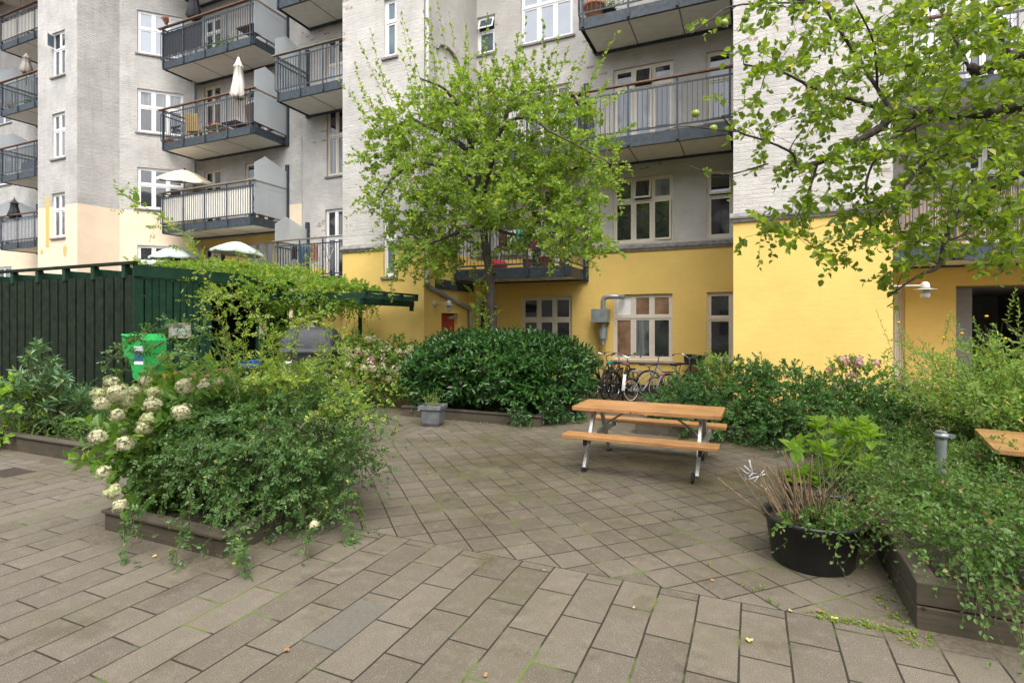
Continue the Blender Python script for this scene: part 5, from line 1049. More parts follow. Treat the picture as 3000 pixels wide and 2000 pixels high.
tops = [(1090, 330, 1018, 190, .2), (1150, 300, 1060, 95, -.2), (1240, 300, 1140, 40, 0), (1280, 280, 1255, 5, .1), (1330, 330, 1290, -20, -.3), (1350, 300, 1330, 60, .2), (1370, 320, 1390, 40, 0), (1400, 300, 1420, 70, -.4), (1230, 350, 1180, 120, .3), (1500, 300, 1540, 70, 0), (1530, 290, 1520, 120, .3), (1580, 300, 1605, 90, -.2), (1600, 320, 1660, 115, .1), (1640, 330, 1730, 160, -.3), (1680, 340, 1785, 98, 0), (1700, 380, 1840, 250, -.3), (1760, 420, 1855, 358, -.4), (1120, 420, 1000, 205, -.4), (1100, 470, 1008, 470, -.6), (1140, 560, 1030, 640, -.6), (1450, 320, 1470, 160, .2), (1730, 560, 1790, 585, -.7), (1740, 620, 1720, 770, -.9), (1750, 700, 1820, 740, -1), (1200, 700, 1070, 740, -.6), (1150, 640, 1050, 560, -.4), (1200, 330, 1110, 210, 0), (1300, 300, 1260, 110, .4), (1550, 310, 1570, 170, -.5)]
st = np.array([pt(a, b, f) for a, b, c, d, f in tops]); en = np.array([pt(c, d, f * 1.5) for a, b, c, d, f in tops]); ln = np.linalg.norm(en - st, axis=1)
for rep in range(2):
    q = rv(len(st), .12) * rep; P_.shoots('apple', st + q, en - st + q * .6, ln * (1 - .25 * rep), 22, .115, .085, droop=.0, ang=68, stem=.005, up=.15)
P_.build(t_, {'apple': 'crown'}, 'barkdark', 'twigs')
am = simple('small_apples', (.30, .32, .07), .4, c2=(.42, .2, .08), scale=5, bump=0); ai = rng.permutation(len(ends))[:34]
ab = MB()
for i in ai: ab.lathe([(0, -.026), (.018, -.02), (.027, 0), (.018, .02), (0, .024)], 8, ends[i] - UP * .08 + V(rng.normal(size=3)) * .05)
o_ = ab.build('apples', am, t_); o_['kind'] = 'stuff'
# vine shoots climbing the trunk
P_ = Plant(); n = 26; st = np.array([pt(random.uniform(1385, 1440), random.uniform(800, 1010), -.2) for _ in range(n)]); P_.shoots('vine', st, nrm(rv(n) * .6 + UP * .8), rng.uniform(.2, .4, n), 12, .07, .055, droop=.2, ang=70, stem=.004)
e_ = plant_root('climbing_vine', 'light green climber on the trunk of the apple tree', 'climber', None); P_.build(e_)
# ---- near tree overhanging from the right
t2 = plant_root('overhanging_apple_tree', 'large-leaved apple tree whose dark branches hang in from the upper right', 'tree', None); tb = MB(); T = Tree(); D = PD
T.limb(tb, [V((3.3, 3.0, -.02)), V((3.35, 3.05, 1.0)), V((3.2, 3.1, 2.0)), D(3160, 300, 3.9)], .16, .11, 12)
T.limb(tb, [D(3160, 300, 3.9), D(3020, 300, 4.0), D(2890, 330, 4.1), D(2740, 330, 4.1), D(2620, 335, 4.1)], .06, .04)
T.limb(tb, [D(2620, 335, 4.1), D(2560, 385, 4.1), D(2480, 430, 4.0), D(2400, 475, 3.9), D(2318, 494, 3.9)], .032, .018)
T.limb(tb, [D(2620, 335, 4.1), D(2570, 260, 4.2), D(2500, 150, 4.3), D(2440, 60, 4.3), D(2400, 8, 4.3), D(2320, 2, 4.3)], .018, .007)
T.limb(tb, [D(2615, 335, 4.1), D(2480, 285, 4.0), D(2380, 255, 3.9), D(2290, 212, 3.8), D(2180, 190, 3.8)], .016, .006)
T.limb(tb, [D(2890, 330, 4.1), D(2760, 340, 3.8), D(2680, 370, 3.8), D(2600, 420, 3.7), D(2540, 520, 3.7), D(2545, 620, 3.7)], .018, .006)
T.limb(tb, [D(2335, 490, 3.9), D(2320, 450, 3.9), D(2250, 415, 3.8), D(2160, 385, 3.8), D(2115, 340, 3.7)], .011, .005)
T.limb(tb, [D(2395, 478, 3.9), D(2370, 560, 3.9), D(2335, 635, 3.9)], .010, .005)
T.limb(tb, [D(3120, 460, 3.7), D(3000, 505, 3.8), D(2870, 560, 3.9), D(2800, 640, 3.9), D(2765, 720, 3.9), D(2750, 780, 3.9), D(2690, 808, 3.9), D(2600, 870, 3.9)], .032, .005)
T.limb(tb, [D(2890, 350, 3.9), D(2800, 440, 4.1), D(2700, 485, 4.2), D(2640, 560, 4.2), D(2560, 640, 4.2)], .016, .006)
T.limb(tb, [D(3060, 150, 4.3), D(2960, 165, 4.4), D(2880, 205, 4.4), D(2842, 200, 4.4)], .05, .035)
T.limb(tb, [D(2840, 200, 4.4), D(2800, 120, 4.4), D(2760, 40, 4.5)], .014, .006); T.limb(tb, [D(2960, 165, 4.4), D(2900, 60, 4.2), D(2820, -30, 4.2)], .02, .008)
T.limb(tb, [D(2570, 260, 4.2), D(2560, 130, 3.9), D(2510, 20, 3.8)], .010, .005); T.limb(tb, [D(2400, 8, 4.3), D(2260, 10, 4.1), D(2140, 20, 3.9), D(2080, 60, 3.8), D(2025, 100, 3.8)], .009, .004)
T.limb(tb, [D(2870, 560, 3.9), D(2860, 640, 4), D(2790, 700, 4.0), D(2640, 690, 4.1)], .012, .005)
T.limb(tb, [D(2160, 385, 3.8), D(2100, 380, 3.7), D(2000, 370, 3.6), D(1915, 395, 3.5)], .006, .003); T.limb(tb, [D(2250, 480, 3.9), D(2140, 510, 3.8), D(2060, 500, 3.8), D(2015, 485, 3.8)], .006, .003)
tb.build('branches', M['barkdark'], t2)
poly = [(2030, 80), (2200, -20), (3050, -20), (3050, 770), (2880, 790), (2760, 720), (2600, 860), (2560, 800), (2420, 760), (2330, 700), (2180, 700), (2230, 600), (2020, 500), (2130, 440), (2120, 360), (2080, 300), (2240, 240), (2130, 130)]
def inpoly(x, y):
    c = False; n = len(poly)
    for i in range(n):
        (x1, y1), (x2, y2) = poly[i], poly[(i + 1) % n]
        if (y1 > y) != (y2 > y) and x < (x2 - x1) * (y - y1) / (y2 - y1) + x1: c = not c
    return c
tg = []
while len(tg) < 620:
    x, y = random.uniform(2000, 3050), random.uniform(-20, 880)
    dens = .25 + .6 * min(1, max(0, (x - 2250) / 500)); hole = math.sin(x * .021 + 1) * math.sin(y * .026 + x * .004)
    if inpoly(x, y) and random.random() < dens and (hole < .3 or random.random() < .12): tg.append(D(x, y, random.uniform(3.3, 4.9)))
ends, dirs = T.grow(np.array(tg), .14, 4, .03, rmin=.0022); P_ = Plant(); P_.stems(T.P, np.minimum(T.r, .007), .0018); k = len(ends)
P_.shoots('applenear', ends, nrm(dirs + rv(k, .5)), rng.uniform(.08, .2, k), 8, .062, .049, droop=.3, ang=65, stem=.0018, nb=.55, taper=.1); P_.shoots('applenear', T.P[:, 2], nrm(rv(k) + UP * .2), rng.uniform(.05, .14, k), 5, .060, .047, droop=.3, ang=65, stem=.0016, nb=.55)
P_.build(t2, {'applenear': 'crown'}, 'barkdark', 'twigs')
for x, y, d_ in ((2265, 22, 3.8), (2184, 55, 3.8), (2122, 68, 3.8), (2090, 377, 3.7), (2038, 333, 3.7), (2225, 10, 3.8)):
    ab = MB(); ab.lathe([(0, -.026), (.018, -.022), (.028, -.004), (.022, .018), (.006, .024), (0, .02)], 16); o = ab.build('apple', simple('green_apple', (.22, .30, .05), .4, bump=.05), t2); o.location = tuple(D(x, y, d_))
# ---- laurel hedge
h_ = plant_root('laurel_hedge', 'clipped dark green laurel hedge in a low planter around the apple tree', 'hedge', None); P_ = Plant(); E3 = [(-4.78, 10.0, .90, 1.45, 1.15, .57, 4.0), (-3.85, 10.2, .84, .82, 1.15, .54, 3.5), (-5.8, 9.7, .74, .6, .8, .52, 3)]
p, nn = blob_pts(E3, 3300, .74, 1.02, .03, .26); P_.shoots('laurel', p, nrm(nn * .9 + UP * .55 + rv(len(p), .25)), rng.uniform(.12, .26, len(p)), 7, .12, .05, droop=.15, ang=62, stem=.004, up=.2, nb=.35, taper=.1)
p, nn = blob_pts([(-3.75, 9.05, .42, .42, .3, .34), (-3.2, 9.7, .45, .3, .6, .4)], 260, .7, 1.0); P_.shoots('laurel', p, nrm(nn + rv(len(p), .3)), .18, 7, .12, .042, droop=.3, ang=50, stem=.004, nb=.35)
p = np.stack([rng.uniform(-5.9, -3.5, 34), rng.uniform(9.2, 10.9, 34), np.full(34, .1)], 1); P_.stems(p[:, None] + np.linspace(0, 1, 4)[None, :, None] * (nrm(rv(34, .2) + UP) * .9)[:, None], .016, .008)
P_.build(h_, None, 'barkdark')
# ---- hydrangea behind the pot
def hydrangea(name, label, E, nl, Ll, Wl, heads, key, fk, hr, nh=90, pre=None, hz=0):
    e = plant_root(name, label, 'bush', None, None); P_ = Plant(); p, nn = blob_pts(E, nl, .55, 1.0, .08, .08); P_.shoots(key, p, nrm(nn + UP * .5 + rv(len(p), .3)), rng.uniform(.12, .3, len(p)), 6, Ll, Wl, droop=.2, ang=65, stem=.005, nb=.4)
    c = [V(x) for x in E[0][:3]]; b0 = V((E[0][0], E[0][1], .05)); k = 26; tip = p[:k]; ts = np.linspace(0, 1, 5)[None, :, None]; P_.stems((b0 + rv(k, .12) * np.array([1, 1, 0]))[:, None] * (1 - ts) + tip[:, None] * ts, .009, .005); P_.build(e)
    hp = pre if pre is not None else None
    if hp is None: q, qn = blob_pts(E, heads * 2, .98, 1.06, .05, E[0][2] - .15 + hz); q = q[:heads]
    else: q = np.array(hp)
    for i, c in enumerate(q): head(e, fk[i % len(fk)], c, hr * random.uniform(.8, 1.15), nh)
    return e
c = PY(1075, 1090, 9.7); hydrangea('hydrangea_bush', 'bush of faded cream and pink hydrangeas against the yellow wing wall', [(c[0], c[1], .72, .85, .6, .72), (c[0] + .7, c[1] + .1, .78, .6, .5, .62)], 520, .11, .07, 84, 'hyd', ['creamf', 'creamf', 'greenf', 'creamf', 'pinkf'], .085, 40)
c = PY(2530, 1150, 10.0); hydrangea('hydrangea_bush', 'dusky pink hydrangea bush at the foot of the right yellow block', [(c[0], 9.9, .6, .75, .4, .6)], 260, .1, .06, 26, 'hyd', ['pinkf'], .075, 44)
# ---- bushes behind the table
e = plant_root('shrub_border', 'spreading dark green small-leaved shrubs behind the picnic table', 'bush', None); P_ = Plant()
E3 = [(-1.0, 9.7, .38, .6, .6, .42), (-.35, 9.7, .55, .7, .65, .58), (.45, 9.6, .52, .8, .65, .55), (1.25, 9.4, .40, .8, .7, .48), (.05, 9.7, .55, .5, .5, .5), (2.0, 8.9, .36, .8, .8, .42), (-.4, 9.2, .28, .85, .4, .34), (.9, 8.8, .28, .9, .5, .36)]
p, nn = blob_pts(E3, 3400, .62, 1.05, .1, .02); P_.shoots('shrub', p, nrm(nn + UP * .3 + rv(len(p), .4)), rng.uniform(.12, .34, len(p)), 13, .058, .036, droop=.35, ang=60, stem=.003, nb=.4)
st = np.array([PY(x, 1150, 9.6) for x in rng.uniform(2080, 2480, 16)]); P_.shoots('shrub', st, nrm(UP * 1.6 + rv(16, .35)), rng.uniform(.25, .55, 16), 20, .045, .026, droop=.1, ang=60, stem=.004)
P_.build(e)
e = plant_root('yellow_leaved_shrub', 'small yellow-green plant under the narrow ground floor window', 'bush', None); P_ = Plant(); c = PY(2110, 1085, 9.9); p, nn = blob_pts([(c[0], c[1], 1.02, .28, .2, .22)], 70, .5, 1.0); P_.shoots('rosetop', p, nrm(nn + UP * .4), .15, 9, .05, .04, stem=.003); P_.build(e)
# ---- light airy shrub on the right
e = plant_root('airy_shrub', 'tall airy light green shrub with arching stems and a few orange flowers, right edge', 'bush', None); P_ = Plant()
n = 360; bx = rng.uniform(2.3, 5.0, n); by = rng.uniform(7.5, 9.0, n); st = np.stack([bx, by, np.full(n, .02)], 1); tipd = nrm(np.stack([rng.normal(-.12, .3, n), rng.normal(-.15, .25, n), np.full(n, 1.0)], 1)); L_ = rng.uniform(1.2, 2.0, n) * (1 + .12 * (bx - 2.3)); ts = np.linspace(0, 1, 6)[None, :, None]
pts = st[:, None] + tipd[:, None] * L_[:, None, None] * ts + np.stack([tipd[:, 0], tipd[:, 1], -np.abs(tipd[:, 0]) - .25], 1)[:, None] * (ts ** 2.5) * .45; P_.stems(pts, .005, .002)
for f0, f1, ll in ((2, 3, .35), (3, 4, .35), (4, 5, .3)): P_.shoots('kerria', pts[:, f0], nrm(pts[:, f1] - pts[:, f0] + rv(n, .1)), ll, 10, .078, .030, droop=.25, ang=65, stem=.002, nb=.35)
for j in range(4): P_.shoots('kerria', pts[:, 3 + j % 2] + rv(n, .06), nrm(rv(n) + UP * .3), rng.uniform(.15, .38, n), 11, .074, .028, droop=.35, ang=60, stem=.002, nb=.4)
st = np.array([PY(x, y, 8.2) for x, y in ((2650, 1080), (2690, 1050), (2760, 1010), (2950, 960), (2980, 1000), (2880, 1010), (2660, 1150), (2830, 1000), (3010, 900))]); en = np.array([PY(x, y, 8.1) for x, y in ((2640, 900), (2655, 965), (2800, 905), (2960, 850), (2995, 880), (2860, 930), (2580, 935), (2790, 915), (3040, 780))]); P_.shoots('kerria', st, en - st, np.linalg.norm(en - st, axis=1), 24, .062, .02, droop=.02, ang=70, stem=.004)
P_.build(e)
of = simple('orange_flower', (.75, .35, .03), .6)
for x, y in ((2612, 902), (2890, 930), (2945, 995), (2765, 993), (2818, 980), (2674, 1160), (2632, 948)): f = MB(); f.lathe([(0, 0), (.016, .008), (.02, .02), (.008, .026), (0, .03)], 8); o = f.build('flower', of, e); o.location = tuple(PY(x, y, 8.0))
# ---- ground cover on the right
e = plant_root('ground_cover', 'dense trailing small-leaved ground cover filling the right foreground planter', 'ground cover', None); kind(e, 'stuff'); P_ = Plant()
n = 6500; x = rng.uniform(.9, 4.3, n); y = 4.0 + 4.6 * rng.uniform(0, 1, n) ** 1.15; hh = .36 + .14 * np.sin(x * 3.1 + 1) * np.sin(y * 2.3) + .10 * np.sin(x * 7 + y * 5) + np.where(y < 5.6, .14, .0) + .12 * (x > 2) ; z = hh * rng.uniform(.55, 1.0, n) + .08
x = x + np.where(y > 5.6, -.1 * rng.uniform(0, 2, n), 0); st = np.stack([x, y, z], 1); P_.shoots('cover', st, nrm(rv(n, .8) + UP * .75), rng.uniform(.10, .26, n), 8, .036, .027, droop=.3, ang=65, stem=.002, nb=.4)
for nm_, cnt, x0, x1, y0, y1 in ((0, 170, .86, 1.02, 4.4, 7.0), (1, 300, 1.08, 4.0, 3.90, 4.08)):
    st = np.stack([rng.uniform(x0, x1, cnt), rng.uniform(y0, y1, cnt), rng.uniform(.3, .62, cnt)], 1); P_.shoots('cover', st, nrm(np.array([-.8, -.2, .2] if nm_ == 0 else [-.1, -.9, .2]) + rv(cnt, .45)), rng.uniform(.15, .42, cnt), 10, .038, .028, droop=.75, ang=60, stem=.002, nb=.4)
n = 120; st = np.stack([rng.uniform(1.0, 2.2, n), rng.uniform(4.0, 6, n), rng.uniform(.3, .6, n)], 1); P_.shoots('cover', st, nrm(rv(n, .6) + UP), rng.uniform(.2, .4, n), 6, .062, .045, droop=.4, ang=60, stem=.002, nb=.4)
tr = [[(2700, 1560), (2620, 1560), (2530, 1600), (2470, 1630)], [(2760, 1700), (2745, 1780), (2770, 1870), (2790, 1900)], [(2860, 1600), (2840, 1700), (2870, 1780), (2900, 1800)], [(2560, 1500), (2500, 1560), (2560, 1640), (2580, 1690)], [(3000, 1500), (2960, 1640), (2930, 1760), (2960, 1820)], [(2820, 1300), (2800, 1200), (2770, 1000), (2765, 940)]]
for i, tr_ in enumerate(tr):
    q = [PD(a, b, 4.35 - .08 * j if i < 5 else 6.2) for j, (a, b) in enumerate(tr_)]; 
    for a, b in zip(q[:-1], q[1:]): P_.shoots('cover', np.array([a]), np.array([b - a]), np.linalg.norm(b - a), 6 if i < 5 else 3, .034, .024, droop=0, ang=65, comp=2 if i < 4 else 0, stem=.003, nb=.3)
gobs = P_.build(e)
for o in gobs: o['kind'] = 'stuff'
# ---- plants in the tubs
e = plant_root('cut_stems', 'bundle of cut brown stems fanning out of the big black tub', 'plant', None); P_ = Plant(); n = 80; an = rng.uniform(0, 6.28, n); rr_ = rng.uniform(.02, .3, n); st = np.stack([TUB[0] + rr_ * np.cos(an), TUB[1] + rr_ * np.sin(an) * .9, np.full(n, .30)], 1)
dd_ = nrm(np.stack([np.cos(an) * rr_ * 1.6 - .12, np.sin(an) * rr_ * 1.6, np.full(n, .8)], 1) + rv(n, .17)); L_ = rng.uniform(.2, .5, n) * np.where(np.cos(an) < 0, 1.15, .6); ts = np.linspace(0, 1, 4)[None, :, None]
P_.stems(st[:, None] + dd_[:, None] * L_[:, None, None] * ts + rv(n, .05)[:, None] * ts * (1 - ts), .0085, .0065); P_.build(e, None, 'stick', 'stems')
rb = MB(); q0 = PD(2205, 1385, 4.75)
for i_ in range(7): a_ = q0 + V(rng.normal(size=3)) * .03; rb.tube([a_, a_ + V(rng.normal(size=3)) * .05, a_ + V(rng.normal(size=3)) * .06 + V((.02, 0, 0))], .006, 4)
tag(rb.build('plastic_ribbon', M['lamp']), 'scrap of white plastic ribbon caught on the brown stems', 'ribbon')
e = plant_root('tub_seedlings', 'low green plants growing between the stems in the big black tub', 'plant', None); P_ = Plant(); n = 150; an = rng.uniform(3.8, 7.4, n); rr_ = rng.uniform(.1, .33, n); st = np.stack([TUB[0] + rr_ * np.cos(an), TUB[1] + rr_ * np.sin(an), np.full(n, .32)], 1); P_.shoots('cover', st, nrm(UP * .8 + rv(n, .5)), rng.uniform(.1, .36, n), 10, .046, .03, droop=.5, stem=.002); P_.build(e)
e = plant_root('young_hydrangea', 'yellow-green large-leaved young hydrangea in the rear black tub', 'plant', None); P_ = Plant(); n = 34; c = PD(2450, 1330, 5.4)
tip = np.array([PD(x, y, 5.0 + random.uniform(-.15, .3)) for x, y in [(random.uniform(2310, 2560), random.uniform(1260, 1440)) for _ in range(n)]]); base = np.stack([rng.normal(TUB2[0] + .05, .1, n), rng.normal(TUB2[1] - .3, .1, n), np.full(n, .36)], 1); P_.stems(base[:, None] * (1 - ts) + tip[:, None] * ts, .006, .004)
P_.shoots('hydlight', tip, nrm(UP + rv(n, .3)), (.12), 8, .15, .095, droop=.15, ang=75, stem=.004, up=.05, nb=.25); P_.build(e)
e = plant_root('straggly_plant', 'straggly yellowing plant in the square grey pot', 'plant', None); P_ = Plant(); n = 34; st = np.stack([POTC[0] + rng.uniform(-.12, .12, n), POTC[1] + rng.uniform(-.12, .12, n), np.full(n, .3)], 1); P_.shoots('kerria', st, nrm(UP + rv(n, .35)), rng.uniform(.2, .42, n), 14, .03, .01, droop=.1, ang=50, stem=.0025); P_.build(e, None, 'stick')
# ---- left border
e = plant_root('whorled_shrub', 'upright shrub with whorls of narrow glossy leaves in front of the green shed', 'bush', None); P_ = Plant()
wh = [(115, 1030), (90, 1065), (150, 1075), (60, 1110), (130, 1115), (180, 1120), (95, 1150), (150, 1150), (200, 1160), (215, 1190), (60, 1170), (30, 1140), (240, 1200), (170, 1190), (120, 1190), (20, 1200), (80, 1210), (200, 1230), (140, 1235), (240, 1165), (110, 1095), (165, 1100)]
tips = np.array([PD(x + random.uniform(-12, 12), y + random.uniform(-12, 12), 8.2 + random.uniform(-.5, .7)) for x, y in wh for _ in range(6)]); tips = tips[tips[:, 2] > .25]; k = len(tips); b0 = PD(120, 1270, 8.3); b0[2] = .15; ts = np.linspace(0, 1, 5)[None, :, None]; P_.stems((b0 + rv(k, .2) * np.array([1, 1, 0]))[:, None] * (1 - ts) + tips[:, None] * ts, .009, .005)
P_.shoots('rhodo', tips, nrm(UP + rv(k, .4)), .10, 11, .165, .045, droop=.1, ang=80, stem=.004, up=-.02, nb=.25, taper=.2); P_.build(e)
e = plant_root('hydrangea_bush', 'yellow-green hydrangea leaves at the far left edge', 'bush', None); P_ = Plant(); c = PD(5, 1170, 8.0); p, nn = blob_pts([(c[0], c[1], c[2] - .15, .5, .5, .42)], 90, .6, 1); P_.shoots('hydlight', p, nrm(nn + UP * .4), .15, 7, .11, .075, ang=70, stem=.004, nb=.35); P_.build(e)
e = plant_root('low_ground_cover', 'low ferny ground cover along the front of the left planter', 'ground cover', None); kind(e, 'stuff'); P_ = Plant(); n = 900; st = np.stack([rng.uniform(-12, -7.95, n), 4.35 + 1.3 * rng.uniform(0, 1, n) ** 1.3, rng.uniform(.18, .42, n)], 1); P_.shoots('cover', st, nrm(UP + rv(n, .7)), rng.uniform(.08, .2, n), 8, .04, .024, droop=.3, stem=.002)
for o in P_.build(e): o['kind'] = 'stuff'
e = plant_root('shade_shrub', 'dark low shrubs at the foot of the green shed', 'bush', None); P_ = Plant(); p, nn = blob_pts([(-10.5, 5.3, .4, 1.6, .5, .35), (-8.6, 5.2, .3, .6, .5, .3)], 380, .6, 1.0, .1, .1); P_.shoots('shrub', p, nrm(nn + UP * .4 + rv(len(p), .4)), .2, 9, .055, .03, stem=.003); P_.build(e)
# ---- rose bush and hydrangea in the left foreground
RB = plant_root('rose_bush', 'sprawling rose bush with small compound leaves and long arching canes, left foreground', 'bush', None); P_ = Plant()
E3 = [(-4.25, 3.68, .72, .76, .56, .50), (-3.95, 3.85, .78, .66, .55, .48), (-4.55, 3.5, .60, .5, .42, .36), (-3.9, 3.6, .55, .5, .42, .36), (-4.4, 4.25, .80, .7, .5, .45)]
p, nn = blob_pts(E3, 1550, .62, 1.06, .14, .24); z_ = p[:, 2]; lowm = z_ < 1.15
for mk, ky in ((lowm, 'rose'), (~lowm, 'rosetop')): q = p[mk]; P_.shoots(ky, q, nrm(nn[mk] * .8 + UP * .3 + rv(len(q), .4)), rng.uniform(.14, .34, len(q)), 6, .041, .026, droop=.5, ang=60, comp=2, stem=.0022, nb=.35)
q = p[lowm & (p[:, 1] < 3.7)][:60]; P_.shoots('rose', q, nrm(np.array([.1, -.6, 0]) + rv(len(q), .35)), rng.uniform(.2, .38, len(q)), 7, .040, .025, droop=1.0, ang=60, comp=2, stem=.0022, nb=.35)
canes = [([(690, 1150), (640, 900), (600, 780), (560, 700), (490, 645), (410, 600), (330, 560)], 4.7, 'v'), ([(700, 1150), (640, 1000), (560, 950), (460, 945), (370, 1010), (300, 1070)], 4.6, 'r'), ([(850, 1200), (850, 1040), (885, 900), (875, 800), (905, 740)], 5.0, 't'), ([(800, 1200), (900, 1080), (985, 1045), (1020, 1090)], 4.9, 't'), ([(880, 1250), (960, 1180), (1060, 1215), (1150, 1270)], 4.5, 't'), ([(750, 1150), (780, 980), (720, 880), (640, 840), (590, 860)], 4.8, 't'),
         ([(850, 1450), (905, 1540), (900, 1640)], 4.2, 'r'), ([(560, 1450), (550, 1560), (500, 1640)], 4.1, 'r'), ([(700, 1480), (720, 1600), (690, 1650)], 4.0, 'r'), ([(960, 1300), (1010, 1400), (1020, 1560), (1050, 1600)], 4.6, 'r'), ([(420, 1480), (360, 1540), (370, 1640)], 4.2, 'r'), ([(720, 1100), (700, 950), (650, 860), (600, 860)], 5.1, 't'), ([(620, 1100), (560, 1010), (480, 1000), (380, 1050), (330, 1160)], 4.7, 'r'), ([(900, 1150), (960, 1000), (940, 900)], 5.2, 't'), ([(820, 1100), (760, 900), (770, 800), (740, 740)], 5.1, 't'), ([(700, 1450), (690, 1560), (720, 1700)], 3.95, 'r'), ([(950, 1150), (1010, 1130), (1070, 1190), (1100, 1230)], 4.7, 't'), ([(640, 1150), (560, 1060), (500, 1040), (430, 1100)], 4.5, 'r'), ([(760, 1120), (800, 1010), (870, 950), (930, 930)], 4.9, 't'), ([(860, 1150), (930, 1050), (1000, 1010)], 4.8, 't'), ([(700, 1120), (690, 1020), (640, 940), (570, 920)], 4.8, 't'), ([(900, 1250), (1000, 1150), (1080, 1130), (1140, 1180)], 4.6, 't')]
for pts_, d0, ty in canes:
    q = [PD(x, y, d0 + .12 * math.sin(i * 2.1)) for i, (x, y) in enumerate(pts_)]; 
    for i, (a, b) in enumerate(zip(q[:-1], q[1:])):
        L_ = np.linalg.norm(b - a)
        if ty == 'v': P_.shoots('vine' if i > 1 else 'rosetop', np.array([a]), np.array([b - a]), L_, 5, .085, .05, droop=0, ang=60, stem=.006, nb=.25)
        ky = {'v': 'rosetop', 'r': 'rose', 't': 'rosetop'}[ty]
        if ty != 'v' or i < 3: P_.shoots(ky, np.array([a] * 2), np.array([b - a] * 2) + rv(2, .02), L_, max(4, int(L_ * 15)), .040, .024, droop=0, ang=65, comp=2, stem=.005, nb=.3)
        m_ = max(2, int(L_ * 9)); f = rng.uniform(0, 1, (m_, 1)); P_.shoots(ky, a + (b - a) * f, nrm((b - a) / L_ * .5 + rv(m_, .8) + UP * .1), rng.uniform(.10, .28, m_), 5, .038, .023, droop=.3, ang=60, comp=2, stem=.002, nb=.3)
k = 40; b0 = np.stack([rng.normal(-4.25, .22, k), rng.normal(3.65, .2, k), np.full(k, .1)], 1); tip = p[rng.permutation(len(p))[:k]]; ts = np.linspace(0, 1, 6)[None, :, None]; P_.stems(b0[:, None] * (1 - ts) + tip[:, None] * ts + UP * (ts * (1 - ts)) * .4, .008, .003)
P_.build(RB, {'rose': 'foliage', 'rosetop': 'young_foliage', 'vine': 'large_leaves'})
for x, y in ((920, 1534), (1040 - 280, 1208)): 
    if x == 920: head(RB, 'creamf', PD(x, y, 4.15), .035, 16, 'white_rose', .7)
hp = [(325, 1120, 4.55), (290, 1155, 4.6), (345, 1150, 4.5), (300, 1180, 4.5), (365, 1175, 4.6), (425, 1115, 4.8), (395, 1145, 4.7), (448, 1150, 4.7), (345, 1215, 4.5), (448, 1185, 4.6), (433, 1225, 4.5), (540, 1130, 4.7), (532, 1205, 4.3), (640, 1120, 4.8), (285, 1277, 4.3), (303, 1385, 4.3), (420, 1250, 4.5), (350, 1480, 4.2), (365, 1300, 4.5), (330, 1440, 4.3), (600, 1130, 4.9)]
c = [PD(x, y, d_) for x, y, d_ in hp]; hydrangea('hydrangea_bush', 'large-leaved hydrangea with cream flower heads at the left end of the rose planter', [(-5.08, 3.35, .72, .42, .40, .46), (-4.8, 3.5, .92, .45, .4, .42), (-5.2, 3.15, .50, .32, .25, .26)], 210, .15, .095, 0, 'hyd', ['creamf', 'greenf', 'creamf'], .060, 110, pre=c)
# ---- vine over shed and pergola
e = plant_root('climbing_vine', 'bright green vine heaped over the shed roof and pergola and hanging in strings', 'climber', None); P_ = Plant()
E3 = [(-11.5, 9.4, 2.98, 1.5, 1.7, .13), (-9.9, 9.6, 2.62, .8, 1.1, .32), (-8.9, 9.9, 2.45, .8, .8, .27), (-10.0, 9.9, 2.0, .35, .6, .7), (-8.3, 9.6, 2.48, .6, .8, .14)]
p, nn = blob_pts(E3, 2100, .7, 1.05, .12, .9); P_.shoots('vine', p, nrm(nn * .8 + UP * .25 + rv(len(p), .4)), rng.uniform(.15, .35, len(p)), 9, .078, .06, droop=.4, ang=65, stem=.003, nb=.4)
hs = [(1010, 930, 1030, 1000), (1035, 920, 1045, 985), (1060, 905, 1070, 960), (1085, 900, 1090, 985), (1100, 890, 1103, 930), (1000, 940, 990, 1020), (1075, 900, 1080, 990), (1045, 930, 1050, 1010), (980, 930, 985, 1000)]
st = np.array([PY(a, b, 9.6) for a, b, _, _ in hs]); en = np.array([PY(a, b, 9.6) for _, _, a, b in hs]); P_.shoots('vine', st, en - st, np.linalg.norm(en - st, axis=1), 16, .045, .034, droop=0, ang=70, stem=.003, up=-.1); P_.build(e)
# ---- weeds in the joints
e = plant_root('joint_weeds', 'tiny weeds sprouting along the joints of the paving', 'weeds', None); kind(e, 'stuff'); P_ = Plant(); sp_ = []
s2 = .3665 / 2
for _ in range(700):
    # joints of the diagonal squares: x+y or y-x equal to a multiple of the diagonal
    u_ = random.randint(-2, 14) * .2594 * math.sqrt(2); px_, py_ = random.uniform(-.9, 1.2), random.uniform(3.9, 6.2)
    if random.random() < .5: py_ = 3.835 + u_ - (px_ + 2.381)
    else: py_ = 3.835 + random.randint(-12, 8) * .2594 * math.sqrt(2) + (px_ + 2.381)
    if 3.85 < py_ < 6.5 and math.sin(px_ * 5.3 + py_ * 2) + math.sin(py_ * 4.1 - px_) > -.2 and (px_ > -.1 or random.random() < .35): sp_.append((px_ + random.gauss(0, .008), py_, 0.0))
for _ in range(60): sp_.append((random.uniform(.3, .9), 3.84 + random.gauss(0, .02), 0)); t__ = random.uniform(0, 1.7); sp_.append((-3.1 - t__ + random.gauss(0, .01), 3.85 + t__ + random.gauss(0, .01), 0))
for _ in range(70): sp_.append((random.uniform(-1.5, 2.2), 8.85 + random.gauss(0, .12), 0)); 
for _ in range(40): sp_.append((random.uniform(-6.2, -3.4), 8.78 + random.gauss(0, .05), 0)); sp_.append((random.uniform(.75, .95), random.uniform(3.7, 4.3), 0))
